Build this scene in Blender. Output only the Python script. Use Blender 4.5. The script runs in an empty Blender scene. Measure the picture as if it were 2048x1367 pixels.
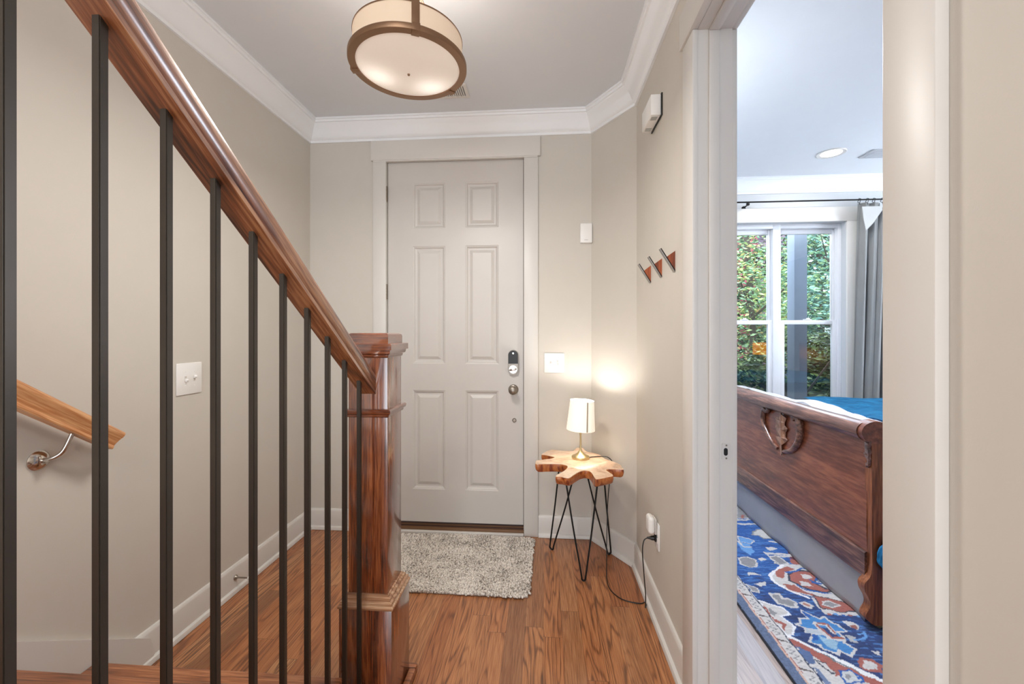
import bpy, bmesh, math, random
import numpy as np
from mathutils import Vector, Matrix, noise as mnoise
PI = math.pi
C = bpy.context.scene.collection
random.seed(7)

# ------------------------------------------------------------------ camera, world, exposure
FPX, HZ, EYE = 840.0, 667.0, 1.32
YAW = math.atan(63 / FPX)
cam_d = bpy.data.cameras.new('camera'); cam = bpy.data.objects.new('camera', cam_d); C.objects.link(cam)
cam.location = (0, 0, EYE); cam.rotation_euler = (PI / 2, 0, YAW)
cam_d.sensor_width = 36; cam_d.lens = FPX / 2048 * 36
cam_d.shift_y = -(683.5 - HZ) / 2048
cam_d.clip_start = 0.02
bpy.context.scene.camera = cam
vs = bpy.context.scene.view_settings
vs.view_transform = 'Standard'; vs.look = 'None'; vs.gamma = 1; vs.use_curve_mapping = False
vs.exposure = 0.34
w = bpy.data.worlds.new('sky'); bpy.context.scene.world = w; w.use_nodes = True
wn = w.node_tree.nodes['Background']
wn.inputs[0].default_value = (0.72, 0.86, 1.0, 1); wn.inputs[1].default_value = 2.6

def area(name, loc, rot, sx, sy, power, col=(1, 1, 1)):
    d = bpy.data.lights.new(name, 'AREA'); d.shape = 'RECTANGLE'; d.size = sx; d.size_y = sy; d.energy = power; d.color = col
    o = bpy.data.objects.new(name, d); C.objects.link(o); o.location = loc; o.rotation_euler = rot; return o
def point(name, loc, power, col, r=0.03):
    d = bpy.data.lights.new(name, 'POINT'); d.energy = power; d.color = col; d.shadow_soft_size = r
    o = bpy.data.objects.new(name, d); C.objects.link(o); o.location = loc; return o
# unseen area light added behind the camera for soft frontal fill
area('hall_fill_back', (-0.5, -3.5, 1.35), (PI / 2, 0, 0), 2.0, 2.4, 33, (.97, .985, 1))
# added area light at an invented opening in the bedroom's right wall
area('bedroom_fill_side', (4.55, 2.9, 1.9), (0, PI / 2, 0), 1.3, 1.5, 75, (.80, .89, 1))
# unseen lamp added behind the camera to brighten left wall and railing
d_ = area('hall_fill_top', (-.5, -.8, 2.725), (0, 0, 0), .14, .14, 12, (1, .98, .95)); d_.data.shape = 'DISK'
# area light added above the view, boosting sky light through the big window
area('bedroom_fill_sky', (2.4, 5.7, 3.7), (math.radians(-52), 0, 0), 2.6, 1.4, 300, (.72, .84, 1))
sun_d = bpy.data.lights.new('sun', 'SUN'); sun_d.energy = 4.5; sun_d.angle = .3; sun_d.color = (1, .97, .9)
sun = bpy.data.objects.new('sun', sun_d); C.objects.link(sun); sun.rotation_euler = (math.radians(48), 0, math.radians(-28)); sun.location = (3, 0, 9)

# ------------------------------------------------------------------ pixel -> point on a real plane
CY, SY = math.cos(YAW), math.sin(YAW)
def ray(px, py):
    a = (px - 1024) / FPX; return (CY * a - SY, SY * a + CY, (HZ - py) / FPX)
def onX(px, py, X): r = ray(px, py); t = X / r[0]; return Vector((X, r[1] * t, EYE + r[2] * t))
def onY(px, py, Y): r = ray(px, py); t = Y / r[1]; return Vector((r[0] * t, Y, EYE + r[2] * t))
def onZ(px, py, Z=0): r = ray(px, py); t = (Z - EYE) / r[2]; return Vector((r[0] * t, r[1] * t, Z))

# ------------------------------------------------------------------ materials
def srgb(r, g=None, b=None):
    if g is None: r, g, b = r
    f = lambda c: (c / 255 / 12.92) if c / 255 <= .04045 else ((c / 255 + .055) / 1.055) ** 2.4
    return (f(r), f(g), f(b), 1)
class NT:
    def __init__(s, name):
        s.m = bpy.data.materials.new(name); s.m.use_nodes = True; s.t = s.m.node_tree; s.n = s.t.nodes
        s.b = s.n['Principled BSDF']
    def N(s, typ, **k):
        n = s.n.new(typ)
        for a, v in k.items(): setattr(n, a, v)
        return n
    def L(s, a, b): s.t.links.new(a, b)
    def math(s, op, a, b=None, c=None):
        n = s.N('ShaderNodeMath', operation=op)
        for i, v in enumerate((a, b, c)):
            if v is None: continue
            if isinstance(v, (int, float)): n.inputs[i].default_value = v
            else: s.L(v, n.inputs[i])
        return n.outputs[0]
    def ramp(s, fac, stops):
        n = s.N('ShaderNodeValToRGB'); e = n.color_ramp.elements
        while len(e) > 1: e.remove(e[-1])
        e[0].position, e[0].color = stops[0]
        for p, c in stops[1:]:
            x = e.new(p); x.color = c
        s.L(fac, n.inputs[0]); return n.outputs[0]
    def mix(s, fac, a, b, mode='MIX'):
        n = s.N('ShaderNodeMix', data_type='RGBA', blend_type=mode)
        for i, v in ((0, fac), (6, a), (7, b)):
            if isinstance(v, (int, float)): n.inputs[i].default_value = v
            elif isinstance(v, tuple): n.inputs[i].default_value = v
            else: s.L(v, n.inputs[i])
        return n.outputs[2]
    def noise(s, vec, scale, detail=3, rough=.5, dist=0):
        n = s.N('ShaderNodeTexNoise'); n.inputs['Scale'].default_value = scale; n.inputs['Detail'].default_value = detail
        n.inputs['Roughness'].default_value = rough; n.inputs['Distortion'].default_value = dist
        if vec is not None: s.L(vec, n.inputs['Vector'])
        return n.outputs[0]
    def map(s, vec, scale=(1, 1, 1), loc=(0, 0, 0), rot=(0, 0, 0)):
        n = s.N('ShaderNodeMapping'); s.L(vec, n.inputs[0])
        n.inputs['Scale'].default_value = scale; n.inputs['Location'].default_value = loc; n.inputs['Rotation'].default_value = rot
        return n.outputs[0]
    def bump(s, h, st=.2, d=.002):
        n = s.N('ShaderNodeBump'); n.inputs['Strength'].default_value = st; n.inputs['Distance'].default_value = d
        s.L(h, n.inputs['Height']); s.L(n.outputs[0], s.b.inputs['Normal'])
    def obj(s): return s.N('ShaderNodeTexCoord').outputs['Object']
    def P(s, **k):
        for a, v in k.items(): s.b.inputs[a.replace('_', ' ')].default_value = v
        return s

def plain(name, col, rough=.5, metal=0, bump=0, bscale=200, var=.03, **k):
    s = NT(name); v = s.obj(); n = s.noise(v, bscale if bscale < 60 else 9, 4)
    c = srgb(col); d = tuple(x * (1 - var) for x in c[:3]) + (1,); e = tuple(min(1, x * (1 + var)) for x in c[:3]) + (1,)
    s.L(s.ramp(n, [(.3, d), (.7, e)]), s.b.inputs['Base Color'])
    s.P(Roughness=rough, Metallic=metal)
    if bump: s.bump(s.noise(v, bscale, 3), bump, .001)
    for a, x in k.items(): s.b.inputs[a.replace('_', ' ')].default_value = x
    return s.m

def oak(name, cols, axis='Z', fine=150, band=9, rough=.32, contrast=1.0, seed=0, coat=.25, cior=1.5, crough=.2):
    """flat-sawn oak: fine dark pores + soft cathedral bands along one axis (object coordinates)"""
    s = NT(name); v = s.obj()
    def sc(along, across):
        return {'X': (along, across, across), 'Y': (across, along, across), 'Z': (across, across, along)}[axis]
    lo = s.noise(s.map(v, sc(.7, 8), (seed, seed * 2, seed)), 1, 2, .5, .2)
    bands = s.math('SINE', s.math('MULTIPLY', lo, band * 9))
    bands = s.math('POWER', s.math('MULTIPLY_ADD', bands, .5, .5), 3)
    pores = s.noise(s.map(v, sc(9, fine), (seed, 0, 0)), 1, 2, .6)
    pv = s.math('MULTIPLY_ADD', s.math('SUBTRACT', pores, .5), 2.6, .5)
    mid = s.noise(s.map(v, sc(1.2, 30), (0, seed, 0)), 1, 3, .5)
    mv = s.math('MULTIPLY_ADD', s.math('SUBTRACT', mid, .5), 2.0, .5)
    val = s.math('ADD', s.math('MULTIPLY', bands, .26 * contrast), s.math('MULTIPLY', pv, .40))
    val = s.math('ADD', val, s.math('MULTIPLY', mv, .30))
    col = s.ramp(val, [(.18, srgb(cols[2])), (.42, srgb(cols[1])), (.80, srgb(cols[0]))])
    s.L(col, s.b.inputs['Base Color']); s.P(Roughness=rough, Coat_Weight=coat, Coat_Roughness=crough, Coat_IOR=cior)
    s.bump(pores, .2, .0004)
    return s.m

def plank_floor(name, pal=[(.18, srgb(198, 148, 106)), (.42, srgb(168, 115, 76)), (.62, srgb(126, 86, 58)), (.85, srgb(80, 56, 42))]):
    s = NT(name); v = s.obj(); sp = s.N('ShaderNodeSeparateXYZ'); s.L(v, sp.inputs[0]); X, Y = sp.outputs[0], sp.outputs[1]
    Wd, Ln = .083, 1.05
    xr = s.math('DIVIDE', X, Wd); row = s.math('FLOOR', xr); fx = s.math('FRACT', xr)
    wr = s.N('ShaderNodeTexWhiteNoise', noise_dimensions='1D'); s.L(row, wr.inputs['W'])
    yy = s.math('ADD', s.math('DIVIDE', Y, Ln), s.math('MULTIPLY', wr.outputs[0], 7.3)); col = s.math('FLOOR', yy); fy = s.math('FRACT', yy)
    cmb = s.N('ShaderNodeCombineXYZ'); s.L(row, cmb.inputs[0]); s.L(col, cmb.inputs[1])
    wi = s.N('ShaderNodeTexWhiteNoise', noise_dimensions='3D'); s.L(cmb.outputs[0], wi.inputs['Vector']); idv = wi.outputs[0]
    off = s.N('ShaderNodeCombineXYZ'); s.L(s.math('MULTIPLY', idv, 37), off.inputs[0]); s.L(s.math('MULTIPLY', idv, 91), off.inputs[1]); s.L(s.math('MULTIPLY', idv, 13), off.inputs[2])
    ad = s.N('ShaderNodeVectorMath', operation='ADD'); s.L(v, ad.inputs[0]); s.L(off.outputs[0], ad.inputs[1]); pv = ad.outputs[0]
    lo = s.noise(s.map(pv, (9, .8, 1)), 1, 2, .5, .3)
    b = s.math('MULTIPLY_ADD', s.math('SINE', s.math('MULTIPLY', lo, 105)), .5, .5)
    pores = s.math('MULTIPLY_ADD', s.math('SUBTRACT', s.noise(s.map(pv, (260, 9, 1)), 1, 2, .6), .5), 2.2, .5)
    mid = s.noise(s.map(pv, (30, 2, 1)), 1, 3)
    val = s.math('ADD', s.math('MULTIPLY', s.math('POWER', b, 4), s.math('MULTIPLY_ADD', idv, .26, .08)), s.math('MULTIPLY', pores, .34))
    val = s.math('ADD', val, s.math('MULTIPLY', mid, .32))
    c = s.ramp(val, pal)
    tint = s.ramp(idv, [(0, srgb(196, 184, 178)), (.3, srgb(255, 244, 232)), (.55, srgb(226, 196, 172)), (.8, srgb(250, 232, 214)), (1, srgb(255, 252, 246))])
    c = s.mix(1.0, c, tint, 'MULTIPLY')
    ex = s.math('MULTIPLY', s.math('ABSOLUTE', s.math('SUBTRACT', fx, .5)), 2); ey = s.math('MULTIPLY', s.math('ABSOLUTE', s.math('SUBTRACT', fy, .5)), 2)
    gap = s.math('MAXIMUM', s.math('GREATER_THAN', ex, .978), s.math('GREATER_THAN', ey, .9975))
    c = s.mix(s.math('MULTIPLY', gap, .5), c, pal[-1][1])
    s.L(c, s.b.inputs['Base Color']); s.P(Roughness=.33, Coat_Weight=.35, Coat_Roughness=.2)
    s.bump(s.math('SUBTRACT', s.math('MULTIPLY', pores, .3), gap), .25, .0008)
    return s.m

WALL = plain('wall_paint', (206, 200, 190), .62, bump=.12, bscale=260, var=.01)
BWALL = plain('bedroom_wall_paint', (196, 198, 200), .62, bump=.12, bscale=260, var=.01)
CEIL = plain('ceiling_paint', (222, 225, 229), .8, bump=.1, bscale=180, var=.008)
CROWNM = plain('crown_white_paint', (240, 242, 244), .45, var=.005)
TRIM = plain('white_trim_paint', (216, 212, 206), .38, bump=.03, bscale=60, var=.008)
DOORP = plain('door_paint', (204, 199, 193), .38, var=.01)
PLATE = plain('white_plastic', (238, 236, 232), .35, var=.01)
FLOOR = plank_floor('oak_plank_floor')
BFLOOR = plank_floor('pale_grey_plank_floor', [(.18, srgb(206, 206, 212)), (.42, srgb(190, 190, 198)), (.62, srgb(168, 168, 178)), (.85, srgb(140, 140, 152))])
NEWEL = oak('newel_oak', [(46, 20, 11), (122, 60, 30), (168, 98, 54)], 'Z', 190, 7, .26, .7, coat=1, cior=1.9, crough=.12)
NEWELX = oak('newel_oak_cross_grain', [(46, 20, 11), (112, 54, 28), (156, 90, 52)], 'X', 190, 6, .26, .7, coat=1, cior=1.9, crough=.12)
RAILW = oak('handrail_oak', [(52, 26, 14), (132, 76, 42), (178, 124, 82)], 'X', 150, 5, .42, 1.2, seed=3, coat=1, cior=1.7, crough=.22)
WRAIL = oak('wall_handrail_oak', [(130, 76, 42), (192, 130, 82), (216, 164, 116)], 'X', 180, 4, .34, .6, seed=5)
TREADW = oak('tread_oak', [(98, 56, 32), (156, 94, 58), (190, 128, 86)], 'X', 190, 9, .33, seed=8)
BEDW = oak('bed_oak', [(84, 42, 28), (124, 66, 44), (150, 88, 60)], 'Y', 70, 2, .3, .6, seed=2, coat=.4)
BEDD = oak('bed_dark_oak', [(60, 38, 32), (106, 68, 54), (146, 102, 82)], 'Y', 120, 8, .3, 1, seed=4, coat=.4)
BEDV = oak('bed_post_oak', [(72, 36, 20), (132, 72, 38), (168, 100, 58)], 'Z', 140, 4, .3, .7, seed=6, coat=.4)
TEAK = NT('table_teak')
_s = TEAK; _v = _s.obj(); _g = _s.N('ShaderNodeTexGradient', gradient_type='RADIAL')
_s.L(_v, _g.inputs[0])
_n = _s.noise(_s.map(_v, (7, 7, 20)), 1, 4, .55, 2.2)
_n2 = _s.noise(_s.map(_v, (40, 40, 60)), 1, 3, .5, 1)
_s.L(_s.ramp(_s.math('ADD', _s.math('MULTIPLY', _n, .8), _s.math('MULTIPLY', _n2, .2)), [(.28, srgb(184, 132, 96)), (.45, srgb(226, 190, 158)), (.6, srgb(240, 214, 188)), (.75, srgb(212, 180, 154))]), _s.b.inputs['Base Color'])
_s.P(Roughness=.3, Coat_Weight=.3); TEAK = _s.m
_s = NT('table_bark_edge'); _v = _s.obj()
_s.L(_s.ramp(_s.noise(_s.map(_v, (16, 16, 9)), 1, 4, .6, 1.5), [(.35, srgb(196, 124, 66)), (.52, srgb(172, 96, 48)), (.62, srgb(118, 44, 20)), (.75, srgb(150, 78, 40))]), _s.b.inputs['Base Color'])
_s.P(Roughness=.35, Coat_Weight=.2); EDGE = _s.m
IRON = plain('bronze_black_iron', (64, 56, 48), .38, .5, bump=.15, bscale=120, var=.1)
BLACK = plain('black_metal', (18, 16, 15), .45, .5)
BLACKP = plain('black_plastic', (16, 14, 13), .4)
NICKEL = plain('brushed_nickel', (150, 142, 132), .4, 1)
BRONZE = plain('brushed_bronze', (150, 118, 92), .38, .85)
CHROME = plain('polished_nickel', (205, 198, 190), .14, 1)
BRASS = plain('satin_brass', (206, 186, 140), .3, .9)
DARKGAP = plain('dark_weatherstrip', (70, 46, 36), .7)
SILL = plain('bronze_threshold', (120, 88, 62), .45, .3)
HINGE = plain('hinge_nickel', (150, 140, 128), .35, .9)
WSHADE = None

# ------------------------------------------------------------------ mesh helpers
def obj(name, bm, mat, parent=None, smooth=False):
    me = bpy.data.meshes.new(name); bm.normal_update(); bm.to_mesh(me); bm.free()
    for m in (mat if isinstance(mat, (list, tuple)) else [mat]): me.materials.append(m)
    if smooth:
        for p in me.polygons: p.use_smooth = True
    o = bpy.data.objects.new(name, me); C.objects.link(o)
    if parent is not None: o.parent = parent; o.matrix_parent_inverse = Matrix.Identity(4); o.matrix_parent_inverse = parent.matrix_world.inverted() if False else Matrix.Translation(-Vector(parent.location))
    return o
def thing(name, label, cat, loc=(0, 0, 0), group=None, kind=None):
    o = bpy.data.objects.new(name, None); C.objects.link(o); o.location = loc; o.empty_display_size = .05
    if kind: o['kind'] = kind
    else: o['label'] = label; o['category'] = cat
    if group: o['group'] = group
    return o
def tag(o, label, cat, group=None):
    o['label'] = label; o['category'] = cat
    if group: o['group'] = group
    return o
def struct(o): o['kind'] = 'structure'; return o
def sm(o, ang=40):
    me = o.data
    for p in me.polygons: p.use_smooth = True
    bm = bmesh.new(); bm.from_mesh(me)
    for e in bm.edges:
        if len(e.link_faces) == 2 and e.calc_face_angle(0) > math.radians(ang): e.smooth = False
    bm.to_mesh(me); bm.free(); return o

def box(bm, x0, x1, y0, y1, z0, z1, bev=0, seg=2, M=None):
    x0, x1 = min(x0, x1), max(x0, x1); y0, y1 = min(y0, y1), max(y0, y1); z0, z1 = min(z0, z1), max(z0, z1)
    r = bmesh.ops.create_cube(bm, size=1); vv = r['verts']
    for v in vv: v.co = Vector(((v.co.x + .5) * (x1 - x0) + x0, (v.co.y + .5) * (y1 - y0) + y0, (v.co.z + .5) * (z1 - z0) + z0))
    if bev:
        es = list({e for v in vv for e in v.link_edges})
        r = bmesh.ops.bevel(bm, geom=es, offset=bev, segments=seg, affect='EDGES', profile=.5, clamp_overlap=True)
        vv = list({v for f in r['faces'] for v in f.verts} | {v for v in vv if v.is_valid})
    if M is not None:
        for v in vv: v.co = M @ v.co
    return vv
def B(name, mat, parent, *a, bev=0, seg=2, M=None):
    bm = bmesh.new(); box(bm, *a, bev=bev, seg=seg, M=M); return sm(obj(name, bm, mat, parent)) if bev else obj(name, bm, mat, parent)
def prism(bm, pts, f0, f1):
    """pts: 2D outline; f0/f1 map (u,v) to 3D on both ends"""
    a = [bm.verts.new(f0(*p)) for p in pts]; b = [bm.verts.new(f1(*p)) for p in pts]
    n = len(pts)
    fa = bm.faces.new(a); fb = bm.faces.new(b[::-1])
    fs = [bm.faces.new((a[i], b[i], b[(i + 1) % n], a[(i + 1) % n])) for i in range(n)]
    bmesh.ops.recalc_face_normals(bm, faces=[fa, fb] + fs)
    return fa, fb, fs
def lathe(bm, prof, seg=32, M=Matrix.Identity(4)):
    """prof: (r,z) list"""
    rings = []
    for r, z in prof:
        if r < 1e-6: rings.append([bm.verts.new(M @ Vector((0, 0, z)))])
        else: rings.append([bm.verts.new(M @ Vector((r * math.cos(2 * PI * i / seg), r * math.sin(2 * PI * i / seg), z))) for i in range(seg)])
    fs = []
    for a, b in zip(rings, rings[1:]):
        for i in range(seg):
            j = (i + 1) % seg
            if len(a) == 1 and len(b) == 1: continue
            if len(a) == 1: fs.append(bm.faces.new((a[0], b[i], b[j])))
            elif len(b) == 1: fs.append(bm.faces.new((a[i], b[0], a[j])))
            else: fs.append(bm.faces.new((a[i], b[i], b[j], a[j])))
    bmesh.ops.recalc_face_normals(bm, faces=fs)
def spline(pts, n=8):
    P = [Vector(p) for p in pts]; out = []
    for i in range(len(P) - 1):
        p0 = P[max(i - 1, 0)]; p1 = P[i]; p2 = P[i + 1]; p3 = P[min(i + 2, len(P) - 1)]
        for k in range(n):
            t = k / n
            out.append(.5 * ((2 * p1) + (p2 - p0) * t + (2 * p0 - 5 * p1 + 4 * p2 - p3) * t * t + (3 * p1 - p0 - 3 * p2 + p3) * t ** 3))
    out.append(P[-1]); return out
def tube(bm, pts, r, seg=10, cap=True):
    P = [Vector(p) for p in pts]; n = len(P); rr = r if isinstance(r, (list, tuple)) else [r] * n
    t0 = (P[1] - P[0]).normalized(); up = Vector((0, 0, 1)) if abs(t0.z) < .9 else Vector((1, 0, 0))
    u = t0.cross(up).normalized(); rings = []; fs = []
    for i in range(n):
        t = (P[min(i + 1, n - 1)] - P[max(i - 1, 0)]).normalized()
        u = (u - t * u.dot(t)).normalized(); v = t.cross(u)
        rings.append([bm.verts.new(P[i] + (u * math.cos(2 * PI * k / seg) + v * math.sin(2 * PI * k / seg)) * rr[i]) for k in range(seg)])
    for a, b in zip(rings, rings[1:]):
        for k in range(seg): fs.append(bm.faces.new((a[k], a[(k + 1) % seg], b[(k + 1) % seg], b[k])))
    if cap: fs.append(bm.faces.new(rings[0][::-1])); fs.append(bm.faces.new(rings[-1]))
    bmesh.ops.recalc_face_normals(bm, faces=fs)
def T(name, mat, parent, pts, r, seg=10):
    bm = bmesh.new(); tube(bm, pts, r, seg); return sm(obj(name, bm, mat, parent), 50)
def sweep(bm, path, prof, side=1):
    """path: XY points along the wall; prof: (d,z); room lies on 'side' (+1 left of travel)"""
    n = len(path); P = [Vector((p[0], p[1])) for p in path]; rows = []
    for i in range(n):
        def nrm(a, b): d = (b - a).normalized(); return Vector((-d.y, d.x)) * side
        if i == 0: m = nrm(P[0], P[1])
        elif i == n - 1: m = nrm(P[-2], P[-1])
        else:
            a, b = nrm(P[i - 1], P[i]), nrm(P[i], P[i + 1]); m = (a + b); m = m / m.dot(a)
        rows.append([bm.verts.new((P[i].x + m.x * d, P[i].y + m.y * d, z)) for d, z in prof])
    fs = []
    k = len(prof)
    for a, b in zip(rows, rows[1:]):
        for j in range(k): fs.append(bm.faces.new((a[j], a[(j + 1) % k], b[(j + 1) % k], b[j])))
    fs.append(bm.faces.new(rows[0])); fs.append(bm.faces.new(rows[-1][::-1]))
    bmesh.ops.recalc_face_normals(bm, faces=fs)

# ------------------------------------------------------------------ the shell
XL, YF, XR, ZC = -1.585, 2.75, .526, 2.743
YW = 4.05                                            # bedroom window wall (inner face)
A_, B_ = (.31, YF), (XR, 2.425)
DX0, DX1, DZ0, DZ1 = -1.046, -.133, .062, 2.474      # entry door slab
struct(B('floor', FLOOR, None, -1.75, .60, -3.6, 4.3, -.12, 0))
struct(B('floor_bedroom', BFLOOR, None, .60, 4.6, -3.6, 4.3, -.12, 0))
struct(B('ceiling', CEIL, None, -1.75, 4.6, -3.6, 4.3, ZC, ZC + .12))
struct(B('wall_left', WALL, None, XL - .12, XL, -3.5, YF + .13, 0, ZC))
bm = bmesh.new(); ex = .028
box(bm, XL, DX0 - ex, YF, YF + .13, 0, ZC); box(bm, DX1 + ex, .44, YF, YF + .13, 0, ZC); box(bm, DX0 - ex, DX1 + ex, YF, YF + .13, DZ1 + ex, ZC)
struct(obj('wall_front', bm, WALL))
bm = bmesh.new()
prism(bm, [A_, B_, (.65, 2.425), (.65, YF + .13), (.44, YF + .13), (.44, YF), ], lambda x, y: (x, y, 0), lambda x, y: (x, y, ZC))
struct(obj('wall_corner', bm, WALL))
OY0, OY1, OZ = .668, 1.483, 2.36                     # bedroom doorway
bm = bmesh.new(); XI = .642
box(bm, XR, XI, -3.5, OY0 - .018, 0, ZC); box(bm, XR, XI, OY1 + .018, 2.425, 0, ZC); box(bm, XR, XI, OY0 - .018, OY1 + .018, OZ + .018, ZC)
struct(obj('wall_right', bm, WALL))
struct(B('wall_bedroom_side', BWALL, None, .65, .77, YF + .13, YW + .12, 0, ZC)) if False else None
WX0, WX1, WZ0, WZ1 = 1.62, 2.752, .60, 2.345         # bedroom window opening
bm = bmesh.new()
box(bm, .52, WX0, YW, YW + .16, 0, ZC); box(bm, WX1, 4.5, YW, YW + .16, 0, ZC); box(bm, WX0, WX1, YW, YW + .16, 0, WZ0); box(bm, WX0, WX1, YW, YW + .16, WZ1, ZC)
struct(obj('wall_bedroom_window', bm, BWALL))
struct(B('wall_bedroom_left', BWALL, None, .52, .642, YF + .13, YW, 0, ZC))
bm = bmesh.new()
box(bm, 4.38, 4.5, -.4, 2.2, 0, ZC); box(bm, 4.38, 4.5, 3.6, YW, 0, ZC); box(bm, 4.38, 4.5, 2.2, 3.6, 0, 1.2); box(bm, 4.38, 4.5, 2.2, 3.6, 2.6, ZC)
struct(obj('wall_bedroom_right', bm, BWALL))
struct(B('wall_bedroom_back', BWALL, None, XI, 4.5, -.52, -.4, 0, ZC))
bm = bmesh.new()
box(bm, XL, -1.5, -3.5, -3.38, 0, ZC); box(bm, .45, XR, -3.5, -3.38, 0, ZC); box(bm, -1.5, .45, -3.5, -3.38, 2.6, ZC)
struct(obj('wall_back', bm, WALL))

CROWN = [(0, 0), (0, -.132), (.012, -.132), (.014, -.118), (.02, -.114), (.03, -.098), (.042, -.072), (.056, -.048), (.07, -.034), (.074, -.026), (.082, -.024), (.084, -.012), (.092, -.010), (.092, 0)]
CROWN = [(d, ZC + z) for d, z in CROWN]
bm = bmesh.new(); sweep(bm, [(XL, -3.38), (XL, YF), A_, B_, (XR, -3.38)], CROWN, -1)
struct(sm(obj('trim_1', bm, CROWNM), 25))
bm = bmesh.new(); sweep(bm, [(XI, -.4), (XI, YW), (4.38, YW), (4.38, -.4)], CROWN, -1)
struct(sm(obj('trim_2', bm, CROWNM), 25))
BASE = [(0, .002), (.030, .002), (.030, .010), (.026, .020), (.018, .024), (.0145, .025), (.0145, .122), (.012, .130), (.008, .136), (0, .138)]
bm = bmesh.new(); sweep(bm, [(XL, 1.39), (XL, YF), (DX0 - .085, YF)], BASE, -1)
struct(sm(obj('baseboard_left', bm, TRIM), 25))
bm = bmesh.new(); sweep(bm, [(-.033, YF), A_, B_, (XR, 1.582)], BASE, -1)
struct(sm(obj('baseboard_right', bm, TRIM), 25))
bm = bmesh.new(); sweep(bm, [(XR, .586), (XR, -3.38)], BASE, -1)
struct(sm(obj('baseboard_right_near', bm, TRIM), 25))
bm = bmesh.new(); sweep(bm, [(XI, YW), (4.38, YW)], BASE, -1)
struct(sm(obj('baseboard_bedroom', bm, TRIM), 25))

# ------------------------------------------------------------------ entry door
door = thing('door_1', None, None, ((DX0 + DX1) / 2, YF, 0), kind='structure')
yc = YF - .018
bm = bmesh.new()
box(bm, DX0 - .092, DX0 + .004 - .008, yc, YF, 0, 2.476, .002); box(bm, DX1 + .006, DX1 + .098, yc, YF, 0, 2.468, .002)
sm(obj('side_casing', bm, TRIM, door))
bm = bmesh.new(); box(bm, DX0 - .105, DX1 + .112, yc - .007, YF, 2.476, 2.606, .002); box(bm, DX0 - .09, DX1 + .095, yc - .003, YF, 2.468, 2.476)
sm(obj('head_casing', bm, TRIM, door))
bm = bmesh.new()
box(bm, DX0 - .026, DX0 - .004, YF, YF + .13, 0, DZ1 + .004); box(bm, DX1 + .004, DX1 + .026, YF, YF + .13, 0, DZ1 + .004); box(bm, DX0 - .026, DX1 + .026, YF, YF + .13, DZ1 + .004, DZ1 + .026)
obj('jamb', bm, TRIM, door)
bm = bmesh.new(); yd = YF + .014
box(bm, DX0 - .004, DX0, yd + .012, yd + .05, 0, DZ1); box(bm, DX1, DX1 + .004, yd + .004, yd + .05, 0, DZ1); box(bm, DX0, DX1, yd + .012, yd + .05, DZ1, DZ1 + .004)
obj('weatherstrip', bm, DARKGAP, door)
# slab with six raised panels
bm = bmesh.new()
px = [(-.876, -.655), (-.519, -.296)]; pz = [(.279, .942), (1.119, 1.907), (2.025, 2.330)]
xs = sorted([DX0, DX1] + [a for p in px for a in p]); zs = sorted([DZ0, DZ1] + [a for p in pz for a in p])
prof = [(0, 0), (.005, .003), (.009, .0035), (.016, .012), (.022, .0135), (.030, .0135), (.046, .006), (.050, .0045)]
for i in range(len(xs) - 1):
    for j in range(len(zs) - 1):
        q = (xs[i], xs[i + 1], zs[j], zs[j + 1])
        if (xs[i], xs[i + 1]) in px and (zs[j], zs[j + 1]) in pz:
            loops = []
            for d, h in prof:
                loops.append([bm.verts.new((x, yd + h, z)) for x, z in ((q[0] + d, q[2] + d), (q[1] - d, q[2] + d), (q[1] - d, q[3] - d), (q[0] + d, q[3] - d))])
            for a, b in zip(loops, loops[1:]):
                for k in range(4): bm.faces.new((a[k], a[(k + 1) % 4], b[(k + 1) % 4], b[k]))
            bm.faces.new(loops[-1])
        else:
            bm.faces.new([bm.verts.new((x, yd, z)) for x, z in ((q[0], q[2]), (q[1], q[2]), (q[1], q[3]), (q[0], q[3]))])
bmesh.ops.remove_doubles(bm, verts=bm.verts, dist=1e-5)
b4 = [bm.verts.new((x, yd + .044, z)) for x, z in ((DX0, DZ0), (DX1, DZ0), (DX1, DZ1), (DX0, DZ1))]
bm.faces.new(b4[::-1])
f4 = [bm.verts.new((x, yd, z)) for x, z in ((DX0, DZ0), (DX1, DZ0), (DX1, DZ1), (DX0, DZ1))]
for k in range(4): bm.faces.new((f4[k], b4[k], b4[(k + 1) % 4], f4[(k + 1) % 4]))
bmesh.ops.recalc_face_normals(bm, faces=bm.faces)
slab = obj('door_panel', bm, DOORP, door)
for hz in (2.257, 1.602, .30):
    bm = bmesh.new(); box(bm, DX0 - .012, DX0 - .001, YF - .004, YF + .012, hz - .05, hz + .05, .001)
    for k in range(5): lathe(bm, [(0, hz - .051 + k * .0205), (.006, hz - .051 + k * .0205), (.006, hz - .032 + k * .0205), (0, hz - .032 + k * .0205)], 12, Matrix.Translation((DX0 - .004, YF - .008, 0)))
    sm(obj('hinge', bm, HINGE, door))
# threshold
bm = bmesh.new(); box(bm, DX0 - .02, DX1 + .02, YF - .01, YF + .12, 0, .035, .003); th = sm(obj('threshold', bm, SILL, door))
bm = bmesh.new(); box(bm, DX0, DX1, YF + .006, YF + .05, .035, .043); box(bm, DX0, DX1, YF + .012, YF + .05, .05, .056); obj('door_sweep', bm, DARKGAP, door)
bm = bmesh.new(); box(bm, DX0 - .02, DX1 + .02, YF + .012, YF + .02, .043, .05); obj('sweep_strip', bm, SILL, door)
bm = bmesh.new(); box(bm, DX0 - .005, DX1 + .004, YF - .035, YF - .011, 0, .02, .003); sm(obj('sill_moulding', bm, TRIM, door))
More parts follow.
